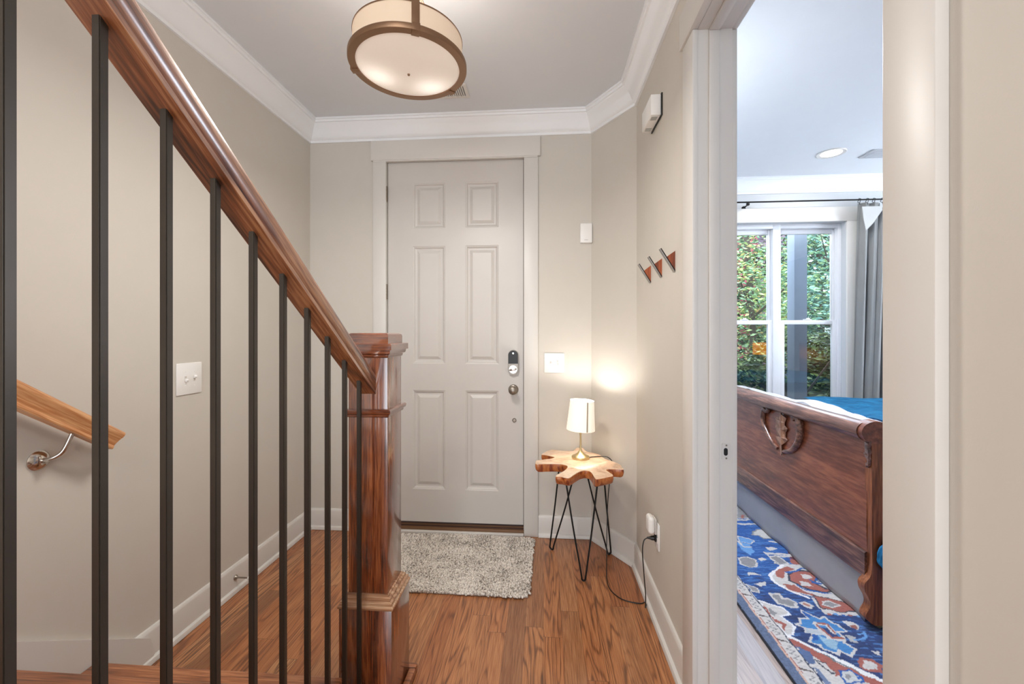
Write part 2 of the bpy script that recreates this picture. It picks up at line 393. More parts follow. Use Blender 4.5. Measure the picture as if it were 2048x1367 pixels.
# deadbolt lock, knob, small bolt
lx = -.198
def stadium(w_, h0, h1, n=12):
    r = w_ / 2; out = []
    for k in range(n + 1): a = PI * k / n; out.append((r * math.cos(a), h1 - r + r * math.sin(a)))
    for k in range(n + 1): a = PI + PI * k / n; out.append((r * math.cos(a), h0 + r + r * math.sin(a)))
    return out
bm = bmesh.new(); prism(bm, stadium(.070, 1.048, 1.214), lambda u, v: (lx + u, yd, v), lambda u, v: (lx + u, yd - .022, v))
bmesh.ops.bevel(bm, geom=[e for e in bm.edges if all(abs(v.co.y - (yd - .022)) < 1e-4 for v in e.verts)], offset=.004, segments=3, affect='EDGES')
lock = sm(obj('smart_lock', bm, NICKEL, door)); lock['label'] = 'nickel deadbolt housing with black top half'
top = [p for p in stadium(.062, 1.054, 1.21) if p[1] > 1.13]; top = top + [(-.031, 1.125), (.031, 1.125)]
bm = bmesh.new(); prism(bm, top, lambda u, v: (lx + u, yd - .02, v), lambda u, v: (lx + u, yd - .034, v)); sm(obj('battery_cover', bm, BLACKP, lock), 30)
bm = bmesh.new(); lathe(bm, [(0, .0355), (.006, .035), (.007, .033)], 16, Matrix.Translation((lx, yd, 1.192)) @ Matrix.Rotation(PI / 2, 4, 'X')); sm(obj('emblem', bm, CHROME, lock))
bm = bmesh.new(); R90 = Matrix.Translation((lx, yd, 1.087)) @ Matrix.Rotation(PI / 2, 4, 'X')
lathe(bm, [(0, .026), (.026, .026), (.027, .022)], 28, R90); box(bm, lx - .007, lx + .007, yd - .046, yd - .024, 1.063, 1.111, .004, M=Matrix.Translation((lx, 0, 1.087)) @ Matrix.Rotation(math.radians(80), 4, 'Y') @ Matrix.Translation((-lx, 0, -1.087)))
sm(obj('thumb_turn', bm, CHROME, lock))
R90 = Matrix.Translation((lx, yd, .953)) @ Matrix.Rotation(PI / 2, 4, 'X')
bm = bmesh.new(); lathe(bm, [(0, .0), (.033, .0), (.033, .004), (.028, .009), (.014, .012), (.011, .03), (.014, .036), (.024, .042), (.028, .052), (.027, .062), (.018, .069), (0, .071)], 32, R90)
sm(obj('door_knob', bm, NICKEL, door), 50)
bm = bmesh.new(); lathe(bm, [(0, .0), (.014, .0), (.014, .004), (.009, .010), (0, .011)], 24, Matrix.Translation((lx + .006, yd, .75)) @ Matrix.Rotation(PI / 2, 4, 'X')); sm(obj('door_viewer', bm, NICKEL, door))

# ------------------------------------------------------------------ bedroom doorway
dw = thing('door_2', None, None, (XR, (OY0 + OY1) / 2, 0), kind='structure')
bm = bmesh.new(); xc = XR - .018
box(bm, xc, XR, OY1 + .004 - .009, OY1 + .099, 0, OZ, .002); sm(obj('far_casing', bm, TRIM, dw))
bm = bmesh.new(); box(bm, xc, XR, .586, .672, 0, OZ, .002); sm(obj('near_casing', bm, TRIM, dw))
bm = bmesh.new(); box(bm, xc - .008, XR, .573, OY1 + .112, OZ, OZ + .125, .002); sm(obj('head_casing', bm, TRIM, dw))
bm = bmesh.new()
box(bm, XR, XI, OY1, OY1 + .018, 0, OZ + .018); box(bm, XR, XI, OY0 - .018, OY0, 0, OZ + .018); box(bm, XR, XI, OY0, OY1, OZ, OZ + .018)
obj('jamb', bm, TRIM, dw)
bm = bmesh.new(); x0s = XR + .036
box(bm, x0s, x0s + .034, OY1 - .011, OY1, 0, OZ, .002); box(bm, x0s, x0s + .034, OY0, OY0 + .011, 0, OZ, .002); box(bm, x0s, x0s + .034, OY0 + .011, OY1 - .011, OZ - .011, OZ, .002)
sm(obj('door_stop', bm, TRIM, dw))
bm = bmesh.new(); box(bm, XI - .001, XI + .018, OY1 + .005, OY1 + .09, 0, OZ, .002); box(bm, XI - .001, XI + .018, .586, .664, 0, OZ, .002); box(bm, XI - .001, XI + .018, .57, OY1 + .1, OZ, OZ + .1, .002)
sm(obj('bedroom_casing', bm, TRIM, dw))
bm = bmesh.new(); zc_ = .918; xs_ = .621
prism(bm, [(a * .0145, b * .0285) for a, b in ((-1, -.86), (-.75, -1), (.75, -1), (1, -.86), (1, .86), (.75, 1), (-.75, 1), (-1, .86))], lambda u, v: (xs_ + u, OY1 - .002, zc_ + v), lambda u, v: (xs_ + u, OY1 + .001, zc_ + v))
sp_ = obj('strike_plate', bm, plain('satin_strike_nickel', (214, 210, 204), .4, .3), dw)
bm = bmesh.new(); prism(bm, stadium(.013, zc_ - .013, zc_ + .013), lambda u, v: (xs_ - .002 + u, OY1 - .0026, v), lambda u, v: (xs_ - .002 + u, OY1 - .001, v)); obj('latch_hole', bm, BLACKP, sp_)
for dz in (-.022, .022):
    bm = bmesh.new(); lathe(bm, [(0, .0032), (.003, .0028), (.0035, .001)], 12, Matrix.Translation((xs_, OY1, zc_ + dz)) @ Matrix.Rotation(PI / 2, 4, 'X')); obj('screw', bm, HINGE, sp_)

# ------------------------------------------------------------------ staircase
RISE, RUN, Y1N, NW = .172, .246, 1.361, 5
XS = -.665
stairs = thing('staircase', 'oak-tread staircase climbing toward the viewer behind the black balusters', 'staircase', ((XL + XS) / 2, Y1N, 0))
for k in range(NW):
    yn = Y1N - RUN * k; z = RISE * (k + 1)
    bm = bmesh.new(); box(bm, XL + .02, XS, yn - RUN - .025, yn, z - .027, z, .008, 3); o = sm(obj('tread', bm, TREADW, stairs))
    bm = bmesh.new(); box(bm, XL + .02, XS, yn - .045, yn - .027, z - RISE, z - .027); obj('riser', bm, TRIM, stairs)
SL = RISE / RUN
def nose(y): return RISE + (Y1N - y) * SL
bm = bmesh.new()
ye = Y1N - RUN * NW
pts = [(1.612, 0), (1.612, .142), (1.60, .142), (ye, nose(ye) + .11), (ye, nose(ye) - .35), (Y1N - .25, 0)]
# skirt board along the wall
pts = [(1.56, 0), (1.585, .03), (1.565, nose(1.565) + .075), (ye, nose(ye) + .075), (ye, nose(ye) - .4), (1.1, 0)]
prism(bm, pts, lambda y, z: (XL + .0005, y, z), lambda y, z: (XL + .0195, y, z)); obj('skirt_board', bm, TRIM, stairs)
bm = bmesh.new(); pts = [(1.40, 0), (1.40, nose(1.40) - .05), (ye, nose(ye) - .05), (ye, nose(ye) - .5), (1.0, 0)]
prism(bm, pts, lambda y, z: (XS + .0005, y, z), lambda y, z: (-.565, y, z)); obj('stringer', bm, TREADW, stairs)

# ------------------------------------------------------------------ stair railing
rail = thing('stair_railing', 'oak stair railing with box newel post and black square iron balusters', 'railing', (-.613, 1.5, 0))
PX0, PX1, PY0, PY1 = -.684, -.543, 1.430, 1.571
bm = bmesh.new(); box(bm, PX0, PX1, PY0, PY1, .365, 1.30, .0015); post = sm(obj('newel_post', bm, NEWEL, rail))
def ring(name, z0, z1, prof, mat=NEWELX):
    """square moulding round the post; prof: (overhang, z)"""
    bm = bmesh.new(); loops = []
    for d, z in prof: loops.append([bm.verts.new(p) for p in ((PX0 - d, PY0 - d, z), (PX1 + d, PY0 - d, z), (PX1 + d, PY1 + d, z), (PX0 - d, PY1 + d, z))])
    fs = [bm.faces.new(loops[0][::-1]), bm.faces.new(loops[-1])]
    for a, b in zip(loops, loops[1:]):
        for k in range(4): fs.append(bm.faces.new((a[k], a[(k + 1) % 4], b[(k + 1) % 4], b[k])))
    bmesh.ops.recalc_face_normals(bm, faces=fs)
    o = sm(obj(name, bm, mat, rail), 25); return o
cap = ring('newel_cap', 0, 0, [(.002, 1.236), (.004, 1.240), (.005, 1.246), (.012, 1.250), (.014, 1.259), (.014, 1.262), (.0205, 1.263), (.0205, 1.283), (.019, 1.285), (.003, 1.286), (.003, 1.312), (.001, 1.318), (-.006, 1.322), (-.03, 1.3235)])
ring('newel_band', 0, 0, [(.001, 1.027), (.006, 1.030), (.007, 1.037), (.013, 1.041), (.015, 1.049), (.015, 1.052), (.011, 1.056), (.001, 1.057)])
ring('base_moulding', 0, 0, [(.0235, .366), (.027, .369), (.027, .376), (.022, .380), (.021, .390), (.014, .394), (.013, .402), (.006, .405), (.005, .409), (.001, .412)], oak('newel_moulding_oak', [(120, 76, 48), (176, 130, 96), (206, 170, 136)], 'X', 160, 5, .25))
bm = bmesh.new(); d = .0235; box(bm, PX0 - d, PX1 + d, PY0 - d, PY1 + d, 0, .366, .0015); sm(obj('newel_base', bm, NEWEL, rail))
bm = bmesh.new(); d2 = .05
for q in ((PX0 - d2, PX1 + d2, PY1 + d, PY1 + d2), (PX1 + d, PX1 + d2, PY0 + .01, PY1 + d)): box(bm, *q, 0, .028, .006, 2)
sm(obj('base_shoe', bm, TREADW, rail))
# sloped handrail, built level along X then pitched
ang = math.atan(.722)
HR = [(0, -.0285), (.010, -.0285), (.0115, -.0235), (.0145, -.0225), (.0175, -.0245), (.024, -.0280), (.032, -.0295), (.044, -.0295), (.052, -.0275), (.0575, -.0215), (.0605, -.012), (.0615, 0)]
HR = [(y, z) for z, y in HR]; HR = HR + [(-y, z) for y, z in HR[::-1][1:]]
def pitched_rail(name, mat, parent, x, y0, z0, y1, prof, extra=0, square_end=True):
    """underside centre passes (x,y0,z0) and rises toward smaller y; vertical cut at y0"""
    sl = .722; L_ = (y0 - y1) / math.cos(ang); ca, sa = math.cos(ang), math.sin(ang)
    bm = bmesh.new(); rows = []
    for end in (0, 1):
        r = []
        for a, h in prof:
            # local: along s, height h (perp). vertical cut at y0: s such that y fixed
            s0 = (h * math.tan(ang) if square_end else 0) if end == 0 else L_
            r.append(bm.verts.new((s0, a, h)))
        rows.append(r)
    k = len(prof); fs = [bm.faces.new(rows[0]), bm.faces.new(rows[1][::-1])]
    for j in range(k): fs.append(bm.faces.new((rows[0][j], rows[0][(j + 1) % k], rows[1][(j + 1) % k], rows[1][j])))
    bmesh.ops.recalc_face_normals(bm, faces=fs)
    o = sm(obj(name, bm, mat), 30)
    # local x -> (0,-cos,sin), local z -> (0, sin, cos), local y -> x axis
    M = Matrix(((0, 1, 0, x), (-ca, 0, sa, y0), (sa, 0, ca, z0), (0, 0, 0, 1)))
    if parent is not None: o.parent = parent; M = Matrix.Translation(-Vector(parent.location)) @ M
    o.matrix_local = M
    return o
def zr(y): return 1.160 + (1.36 - y) * .722          # underside of the handrail
hr = pitched_rail('handrail', RAILW, rail, -.6135, 1.430, zr(1.43), .12, HR)
for k in range(10):
    y = 1.36 - .1027 * k; h = .0064
    zb = nose(y) - .052; zt0 = zr(y)
    bm = bmesh.new(); vv = box(bm, -.6135 - h, -.6135 + h, y - h, y + h, zb, zt0, 0)
    for v in vv:
        if v.co.z > zt0 - .01: v.co.z = zr(v.co.y) + .003
    bmesh.ops.bevel(bm, geom=[e for e in bm.edges if abs(e.verts[0].co.z - e.verts[1].co.z) > .2], offset=.0012, segments=2, affect='EDGES')
    sm(obj('baluster', bm, IRON, rail))

# wall handrail
wh = thing('wall_handrail', 'short oak handrail on a nickel bracket along the left stairwell wall', 'handrail', (XL, 1.4, .93))
WP = [(-.016, 0), (.016, 0), (.018, .004), (.016, .010), (.014, .013), (.016, .020), (.022, .034), (.029, .042), (.031, .048), (.031, .054), (.028, .060), (.018, .064), (-.018, .064), (-.028, .060), (-.031, .054), (-.031, .048), (-.029, .042), (-.022, .034), (-.016, .020), (-.014, .013), (-.016, .010), (-.018, .004)]
xw = XL + .075
pitched_rail('rail', WRAIL, wh, xw, 1.352, .919, .12, WP, square_end=False)
br = None
yb = 1.205
bm = bmesh.new(); RX = Matrix.Translation((XL, yb, .922)) @ Matrix.Rotation(PI / 2, 4, 'Y')
lathe(bm, [(0, 0), (.030, 0), (.031, .004), (.024, .011), (.010, .015), (0, .016)], 32, RX); br = sm(obj('bracket', bm, CHROME, wh), 50)
T('arm', CHROME, br, spline([(XL + .012, yb, .922), (XL + .035, yb + .004, .925), (XL + .060, yb + .02, .945), (xw, yb + .035, 1.0)], 6), .0065)
bm = bmesh.new(); box(bm, -.03, .03, -.011, .011, -.004, 0, .001); o = sm(obj('saddle', bm, CHROME, br)); ca, sa = math.cos(ang), math.sin(ang)
yb2 = yb + .035; zb2 = .905 + (1.372 - yb2) * .722
o.matrix_parent_inverse = Matrix.Identity(4); o.matrix_local = Matrix.Translation(-Vector(wh.location)) @ Matrix(((0, 1, 0, xw), (-ca, 0, sa, yb2), (sa, 0, ca, zb2), (0, 0, 0, 1)))

# ------------------------------------------------------------------ ceiling light
LX, LY, LZ, LR = -.497, 1.52, 2.300, .213
lamp = thing('ceiling_light', 'semi-flush drum ceiling light with cream fabric shade and bronze ring', 'ceiling light', (LX, LY, LZ))
def em_mat(name, base, em, strength, trans=0):
    s = NT(name); s.P(Base_Color=srgb(base), Roughness=.6, Emission_Color=srgb(em), Emission_Strength=strength)
    v = s.obj(); s.bump(s.noise(v, 300, 2), .05, .0005); return s
s_ = em_mat('drum_fabric', (226, 206, 182), (236, 206, 176), .22); DRUM = s_.m
MT = Matrix.Translation((LX, LY, LZ))
bm = bmesh.new(); lathe(bm, [(.196, .012), (.196, .100), (.193, .100), (.193, .012)], 96, MT); sm(obj('drum_shade', bm, DRUM, lamp), 50)
bm = bmesh.new(); lathe(bm, [(.1975, .098), (.1975, .103), (.190, .103)], 96, MT); sm(obj('top_rim', bm, BRONZE, lamp), 50)
bm = bmesh.new(); lathe(bm, [(.186, .004), (.186, -.001), (LR - .002, 0), (LR, .003), (LR, .017), (LR - .003, .020), (.198, .021), (.198, .004), (.186, .004)], 96, MT); sm(obj('ring', bm, BRONZE, lamp), 40)
s_ = NT('frosted_glass_diffuser'); gv = s_.N('ShaderNodeNewGeometry')
s_.P(Base_Color=srgb(232, 220, 205), Roughness=.45)
# two bulbs behind the frosted glass make two soft bright spots
tot = None
for hp in ((757, 152), (862, 174)):
    h3 = onZ(*hp, LZ - .01); bx, by = h3.x - LX, h3.y - LY
    sub = s_.N('ShaderNodeVectorMath', operation='SUBTRACT'); s_.L(s_.obj(), sub.inputs[0]); sub.inputs[1].default_value = (LX + bx, LY + by, LZ)
    ln = s_.N('ShaderNodeVectorMath', operation='LENGTH'); s_.L(sub.outputs[0], ln.inputs[0])
    g = s_.math('POWER', 2.718, s_.math('MULTIPLY', s_.math('POWER', ln.outputs['Value'], 2), -1 / (2 * .045 ** 2)))
    tot = g if tot is None else s_.math('ADD', tot, g)
em = s_.math('MULTIPLY_ADD', tot, .50, .19)
s_.L(em, s_.b.inputs['Emission Strength']); s_.b.inputs['Emission Color'].default_value = srgb(255, 242, 228)
DIFF = s_.m
bm = bmesh.new(); lathe(bm, [(.188, .004), (.15, -.008), (.10, -.016), (.05, -.020), (0, -.0215)], 64, MT); sm(obj('diffuser', bm, DIFF, lamp), 80)
bm = bmesh.new(); lathe(bm, [(0, -.027), (.004, -.026), (.005, -.020)], 12, MT); obj('finial', bm, BRONZE, lamp)
for spx in ((832, 60), (711, 141), (902, 185)):
    sp3 = onZ(*spx, LZ); aa = math.atan2(sp3.y - LY, sp3.x - LX); ca2, sa2 = math.cos(aa), math.sin(aa)
    MM = MT @ Matrix.Rotation(aa, 4, 'Z')
    bm = bmesh.new(); box(bm, .1965, .2005, -.013, .013, .014, .110, .0008, M=MM); box(bm, LR - .016, LR + .0035, -.013, .013, -.002, .021, .0008, M=MM); box(bm, .184, LR + .003, -.013, .013, -.0035, -.0005, .0005, M=MM); st = sm(obj('strap', bm, BRONZE, lamp))
    bm = bmesh.new(); box(bm, .176, .2005, -.013, .013, .108, .111, .0008, M=MM)
    tube(bm, [MM @ Vector(p) for p in [(.186, -.009, .110), (.13, -.006, .20), (.02, -.003, .33)]], .0022, 8)
    tube(bm, [MM @ Vector(p) for p in [(.186, .009, .110), (.13, .006, .20), (.02, .003, .33)]], .0022, 8)
    sm(obj('support_rod', bm, BRONZE, lamp))
bm = bmesh.new(); lathe(bm, [(0, .02), (.009, .02), (.009, .40), (.0, .40)], 16, MT); sm(obj('stem', bm, BRONZE, lamp), 50)
bm = bmesh.new(); lathe(bm, [(0, .41), (.02, .41), (.066, .43), (.068, ZC - LZ), (0, ZC - LZ)], 40, MT); sm(obj('canopy', bm, BRONZE, lamp), 40)
bm = bmesh.new(); lathe(bm, [(0, .30), (.03, .31), (.03, .345), (0, .35)], 24, MT); sm(obj('hub', bm, BRONZE, lamp), 40)
point('ceiling_bulb', (LX, LY, LZ + .22), 4.5, (1, .94, .88), .10)
d_ = area('ceiling_bulb_down', (LX, LY, LZ - .03), (0, 0, 0), .34, .34, 14, (1, .96, .91)); d_.data.shape = 'DISK'

# ceiling vent
vent = thing('ceiling_vent', 'white slotted vent grille on ceiling behind the round light', 'vent', (-.52, 2.43, ZC))
bm = bmesh.new(); vx0, vx1, vy0, vy1 = -.66, -.440, 2.36, 2.50
for q in ((vx0, vx1, vy0, vy0 + .02), (vx0, vx1, vy1 - .02, vy1), (vx0, vx0 + .02, vy0 + .02, vy1 - .02), (vx1 - .02, vx1, vy0 + .02, vy1 - .02)): box(bm, *q, ZC - .006, ZC, .001)
sm(obj('frame', bm, TRIM, vent))
bm = bmesh.new(); x = vx0 + .024
while x < vx1 - .024: box(bm, x, x + .006, vy0 + .02, vy1 - .02, ZC - .006, ZC - .001, M=None); x += .0125
obj('louvre', bm, TRIM, vent)
bm = bmesh.new(); box(bm, vx0 + .02, vx1 - .02, vy0 + .02, vy1 - .02, ZC - .0012, ZC); obj('duct', bm, plain('duct_shadow_grey', (150, 148, 146), .8), vent)

# ------------------------------------------------------------------ plates and small wall things
def toggle_plate(name, label, M, w_=.131, h_=.128):
    """M maps (u right, v up, n out of wall)"""
    t = thing(name, label, 'light switch', M @ Vector((0, 0, 0)))
    bm = bmesh.new(); box(bm, -w_ / 2, w_ / 2, -h_ / 2, h_ / 2, 0, .006, .003, M=M); sm(obj('plate', bm, PLATE, t))
    for s in (-1, 1):
        bm = bmesh.new(); box(bm, s * .023 - .005, s * .023 + .005, -.012, .012, .006, .0068, M=M); tg = obj('toggle_slot', bm, plain('slot_ivory', (205, 200, 192), .5), t)
        bm = bmesh.new(); box(bm, -.0042, .0042, -.006, .006, 0, .014, .0015, M=M @ Matrix.Translation((s * .023, .003 * s, .005)) @ Matrix.Rotation(-.5 * s, 4, 'X')); sm(obj('toggle', bm, PLATE, t))
        for v in (-.031, .031):
            bm = bmesh.new(); lathe(bm, [(0, .0078), (.0028, .0074), (.0032, .006)], 12, M @ Matrix.Translation((s * .023, v, 0))); obj('screw', bm, PLATE, t)
    return t
MF = lambda x, z: Matrix(((1, 0, 0, x), (0, 0, -1, YF), (0, 1, 0, z), (0, 0, 0, 1)))
ML = lambda y, z: Matrix(((0, 0, 1, XL), (1, 0, 0, y), (0, 1, 0, z), (0, 0, 0, 1)))
MR = lambda y, z: Matrix(((0, 0, -1, XR), (-1, 0, 0, y), (0, 1, 0, z), (0, 0, 0, 1)))
toggle_plate('light_switch', 'double toggle switch plate beside the front door above the side table', MF(.070, 1.130))
toggle_plate('light_switch', 'double toggle switch plate on the left wall behind the balusters', ML(1.768, 1.120), .134, .140)
t = thing('wall_control', 'small blank white box on wall to the right of front door', 'thermostat', (.274, YF, 1.97))
bm = bmesh.new(); box(bm, -.038, .038, -.062, .062, 0, .022, .003, M=MF(.274, 1.968)); sm(obj('cover', bm, PLATE, t))
bm = bmesh.new(); box(bm, -.012, .012, -.046, -.043, .0215, .0225, M=MF(.274, 1.968)); obj('slot', bm, plain('slot_grey', (190, 188, 184), .5), t)

t = thing('alarm_sounder', 'white rectangular alarm box high on the right wall near the crown', 'alarm box', (XR, 1.99, 2.34))
bm = bmesh.new(); box(bm, XR - .006, XR, 1.902, 2.082, 2.288, 2.388, .001); sm(obj('back_plate', bm, BLACKP, t))
bm = bmesh.new(); box(bm, XR - .050, XR - .006, 1.908, 2.076, 2.292, 2.384, .003); sm(obj('housing', bm, PLATE, t))
g_ = plain('grille_grey', (178, 178, 174), .6)
for y0, y1 in ((1.925, 1.955), (2.03, 2.06)):
    bm = bmesh.new(); box(bm, XR - .042, XR - .016, y0, y1, 2.2905, 2.2922); obj('grille', bm, g_, t)

# coat hooks
BAR = plain('grey_hook_metal', (150, 146, 142), .35, .8); WEDGE = oak('hook_walnut', [(96, 40, 16), (150, 70, 32), (176, 92, 46)], 'Z', 120, 3, .4)
names = ['farthest of the three wood and metal coat hooks, nearest the corner', 'middle of the three wood and metal coat hooks on the right wall', 'nearest of the three wood and metal coat hooks, beside the bedroom doorway']
for i, (y, zt, zb) in enumerate(((2.116, 1.655, 1.575), (1.922, 1.655, 1.576), (1.734, 1.652, 1.574))):
    t = thing('coat_hook', names[i], 'coat hook', (XR, y, zb), 'coat hooks on the right wall')
    bm = bmesh.new(); prism(bm, [(0, 0), (0, zt - zb), (-.034, .054)], lambda u, v: (XR + u, y - .008, zb + v), lambda u, v: (XR + u, y + .008, zb + v)); obj('wedge', bm, WEDGE, t)
    bm = bmesh.new(); L_ = .108; aa = math.atan2(.086, .053)
    box(bm, .0035, .0070, -.010, .010, 0, L_, .0006, M=Matrix(((-math.sin(aa) , 0, -math.cos(aa), XR + .002), (0, 1, 0, y), (-math.cos(aa), 0, math.sin(aa), zb - .002), (0, 0, 0, 1))))
    b_ = sm(obj('bar', bm, BAR, t))
    bm = bmesh.new(); box(bm, 0, .0035, -.0095, .0095, 0, L_, 0, M=Matrix(((-math.sin(aa) , 0, -math.cos(aa), XR + .002), (0, 1, 0, y), (-math.cos(aa), 0, math.sin(aa), zb - .002), (0, 0, 0, 1)))); obj('bar_backing', bm, BLACK, t)
    for q in (.03, .055):
        bm = bmesh.new(); lathe(bm, [(0, .0084), (.0022, .0080), (.0026, .0068)], 10, Matrix(((0, 1, -math.sin(aa), XR + .002 - q * math.cos(aa)), (1, 0, 0, y), (0, 0, -math.cos(aa), zb - .002 + q * math.sin(aa)), (0, 0, 0, 1)))); obj('screw', bm, HINGE, b_)

# outlet with plug-in air freshener
t = thing('wall_outlet', 'white outlet plate low on right wall behind the black plug', 'outlet', (XR, 1.985, .39))
bm = bmesh.new(); box(bm, -.036, .036, -.060, .060, 0, .006, .002, M=MR(1.984, .391)); sm(obj('plate', bm, PLATE, t))
for v in (-.02, .02):
    bm = bmesh.new(); box(bm, -.016, .016, -.013, .013, .005, .0075, .003, M=MR(1.984, .391 + v)); sm(obj('socket', bm, PLATE, t))
t = thing('air_freshener', 'rounded white plug-in device above the black plug', 'plug-in device', (XR - .0075, 1.99, .43))
bm = bmesh.new(); box(bm, XR - .046, XR - .017, 1.962, 2.026, .400, .478, .014, 5); sm(obj('body', bm, PLATE, t), 60)
bm = bmesh.new(); box(bm, XR - .018, XR - .0075, 1.966, 2.022, .398, .470, .006, 3); sm(obj('adapter', bm, plain('adapter_grey', (196, 190, 184), .4), t))

# spring door stop
t = thing('door_stop', 'small nickel door stop on left baseboard behind the balusters', 'door stop', (XL + .0145, 2.03, .078))
RX = Matrix.Translation((XL + .0145, 2.035, .076)) @ Matrix.Rotation(PI / 2, 4, 'Y')
bm = bmesh.new(); lathe(bm, [(0, 0), (.013, 0), (.012, .005), (.005, .010), (.0038, .02), (.0038, .068), (0, .068)], 20, RX); sm(obj('rod', bm, NICKEL, t), 50)
bm = bmesh.new(); lathe(bm, [(0, .068), (.007, .068), (.008, .078), (0, .082)], 16, RX); sm(obj('bumper', bm, PLATE, t))

# ------------------------------------------------------------------ side table
TZ, TT = .590, .046
def tt(u, v): p = onZ(1060 + u / 10.24, 880 + v / 10.24, TZ); return (p.x, min(p.y, YF - .03))
tc = (.215, 2.44)
table = thing('side_table', 'live-edge teak root side table on black hairpin legs', 'side table', (tc[0], tc[1], 0))
outl = [(122, 410), (120, 480), (300, 478), (560, 478), (690, 492), (765, 525), (740, 590), (640, 660), (525, 725), (640, 740), (790, 765), (900, 705), (980, 655), (1050, 625), (1150, 612), (1240, 640), (1300, 720), (1350, 785), (1480, 770), (1600, 745), (1705, 715), (1640, 665), (1560, 605), (1600, 585), (1750, 583), (1915, 590), (1880, 540), (1860, 500), (1760, 450), (1600, 400), (1510, 360), (1440, 300), (1330, 262), (1200, 235), (1130, 205), (1080, 150), (960, 138), (915, 190), (870, 215), (740, 215), (600, 205), (440, 190), (330, 225), (235, 285), (330, 300), (470, 330), (500, 345), (430, 372), (280, 392)]
O2 = [tt(*p) for p in outl]
O3 = [(p.x, p.y) for p in spline([(a, b, 0) for a, b in O2 + [O2[0]]], 4)[:-1]]
bm = bmesh.new(); rows = []
cx_, cy_ = tc
for f, z in ((1.0, TZ - .003), (1.005, TZ - .02), (.985, TZ - TT + .008), (.95, TZ - TT)):
    rows.append([bm.verts.new((cx_ + (x - cx_) * f, cy_ + (y - cy_) * f, z)) for x, y in O3])
topr = [bm.verts.new((cx_ + (x - cx_) * .985, cy_ + (y - cy_) * .985, TZ)) for x, y in O3]
n = len(O3); tf = bm.faces.new(topr)
fs = [bm.faces.new((topr[i], rows[0][i], rows[0][(i + 1) % n], topr[(i + 1) % n])) for i in range(n)]
for a, b in zip(rows, rows[1:]):
    for i in range(n): f = bm.faces.new((a[i], b[i], b[(i + 1) % n], a[(i + 1) % n])); f.material_index = 1
f = bm.faces.new(rows[-1][::-1]); f.material_index = 1
bmesh.ops.recalc_face_normals(bm, faces=bm.faces)
bmesh.ops.triangulate(bm, faces=[f for f in bm.faces if len(f.verts) > 4])
top = sm(obj('tabletop', bm, [TEAK, EDGE], table), 50)
zu = TZ - TT + .002
for bot, l, r in (((.2136, 2.262), (.117, 2.34), (.300, 2.33)), ((.052, 2.575), (.100, 2.58), (.205, 2.56)), ((.388, 2.545), (.2445, 2.56), (.352, 2.53))):
    b = Vector((bot[0], bot[1], .005)); L3 = Vector((l[0], l[1], zu)); R3 = Vector((r[0], r[1], zu))
    side = (R3 - L3).normalized() * .012
    pts = [L3, L3.lerp(b - side, .5), b - side + Vector((0, 0, .03)) + (L3 - b) * .01] + [b - side * .8 + Vector((0, 0, .008)), b, b + side * .8 + Vector((0, 0, .008))] + [b + side + Vector((0, 0, .03)) + (R3 - b) * .01, R3.lerp(b + side, .5), R3]
    T('leg', BLACK, table, spline(pts, 5), .0048, 10)

# ------------------------------------------------------------------ table lamp
BXL, BYL = .217, 2.488
tl = thing('table_lamp', 'small lit brass table lamp with white fabric shade on the side table', 'table lamp', (BXL, BYL, TZ))
ML_ = Matrix.Translation((BXL, BYL, TZ))
bm = bmesh.new(); lathe(bm, [(0, 0), (.050, 0), (.0515, .004), (.0515, .012), (.049, .015), (.034, .021), (.020, .031), (.010, .044), (.0065, .052), (0, .052)], 48, ML_); sm(obj('base', bm, BRASS, tl), 40)
bm = bmesh.new(); lathe(bm, [(0, .05), (.0065, .05), (.0055, .056), (.0052, .13), (.006, .145), (.010, .157), (.0155, .165), (.0155, .169), (0, .169)], 24, ML_); sm(obj('stem', bm, BRASS, tl), 40)
bm = bmesh.new(); lathe(bm, [(0, .168), (.013, .168), (.013, .21), (0, .21)], 20, ML_); sm(obj('socket', bm, PLATE, tl), 40)
s_ = NT('lamp_bulb_glass'); s_.P(Base_Color=(1, 1, 1, 1), Emission_Color=srgb(255, 240, 215), Emission_Strength=12); BULB = s_.m
bm = bmesh.new(); lathe(bm, [(0, .21), (.012, .212), (.022, .235), (.026, .255), (.022, .275), (.010, .287), (0, .29)], 24, ML_); sm(obj('bulb', bm, BULB, tl), 80)
MSH = Matrix.Translation((BXL, BYL, TZ + .168)) @ Matrix.Rotation(math.radians(3.0), 4, 'Y')
s_ = NT('lit_shade_fabric'); v_ = s_.obj(); s_.P(Base_Color=srgb(246, 240, 230), Roughness=.8)
sv = s_.N('ShaderNodeSeparateXYZ'); s_.L(v_, sv.inputs[0])
s_.b.inputs['Transmission Weight'].default_value = 0
s_.b.inputs['Emission Color'].default_value = srgb(255, 238, 216); s_.b.inputs['Emission Strength'].default_value = .36
s_.bump(s_.noise(v_, 500, 2), .1, .0005); SHADE = s_.m
bm = bmesh.new(); lathe(bm, [(.083, 0), (.0695, .172), (.068, .172), (.0815, 0), (.083, 0)], 64, MSH); shade = sm(obj('shade', bm, SHADE, tl), 60)
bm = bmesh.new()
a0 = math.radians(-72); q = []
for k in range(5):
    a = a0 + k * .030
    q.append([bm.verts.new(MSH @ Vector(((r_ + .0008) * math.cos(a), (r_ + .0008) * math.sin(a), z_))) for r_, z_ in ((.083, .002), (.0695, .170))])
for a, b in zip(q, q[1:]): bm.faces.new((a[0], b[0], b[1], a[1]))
sm(obj('shade_wire_shadow', bm, plain('wire_shadow_tone', (176, 164, 150), .8), shade))  # dark ribbon painting the shadow of the wiring inside the shade
bm = bmesh.new()
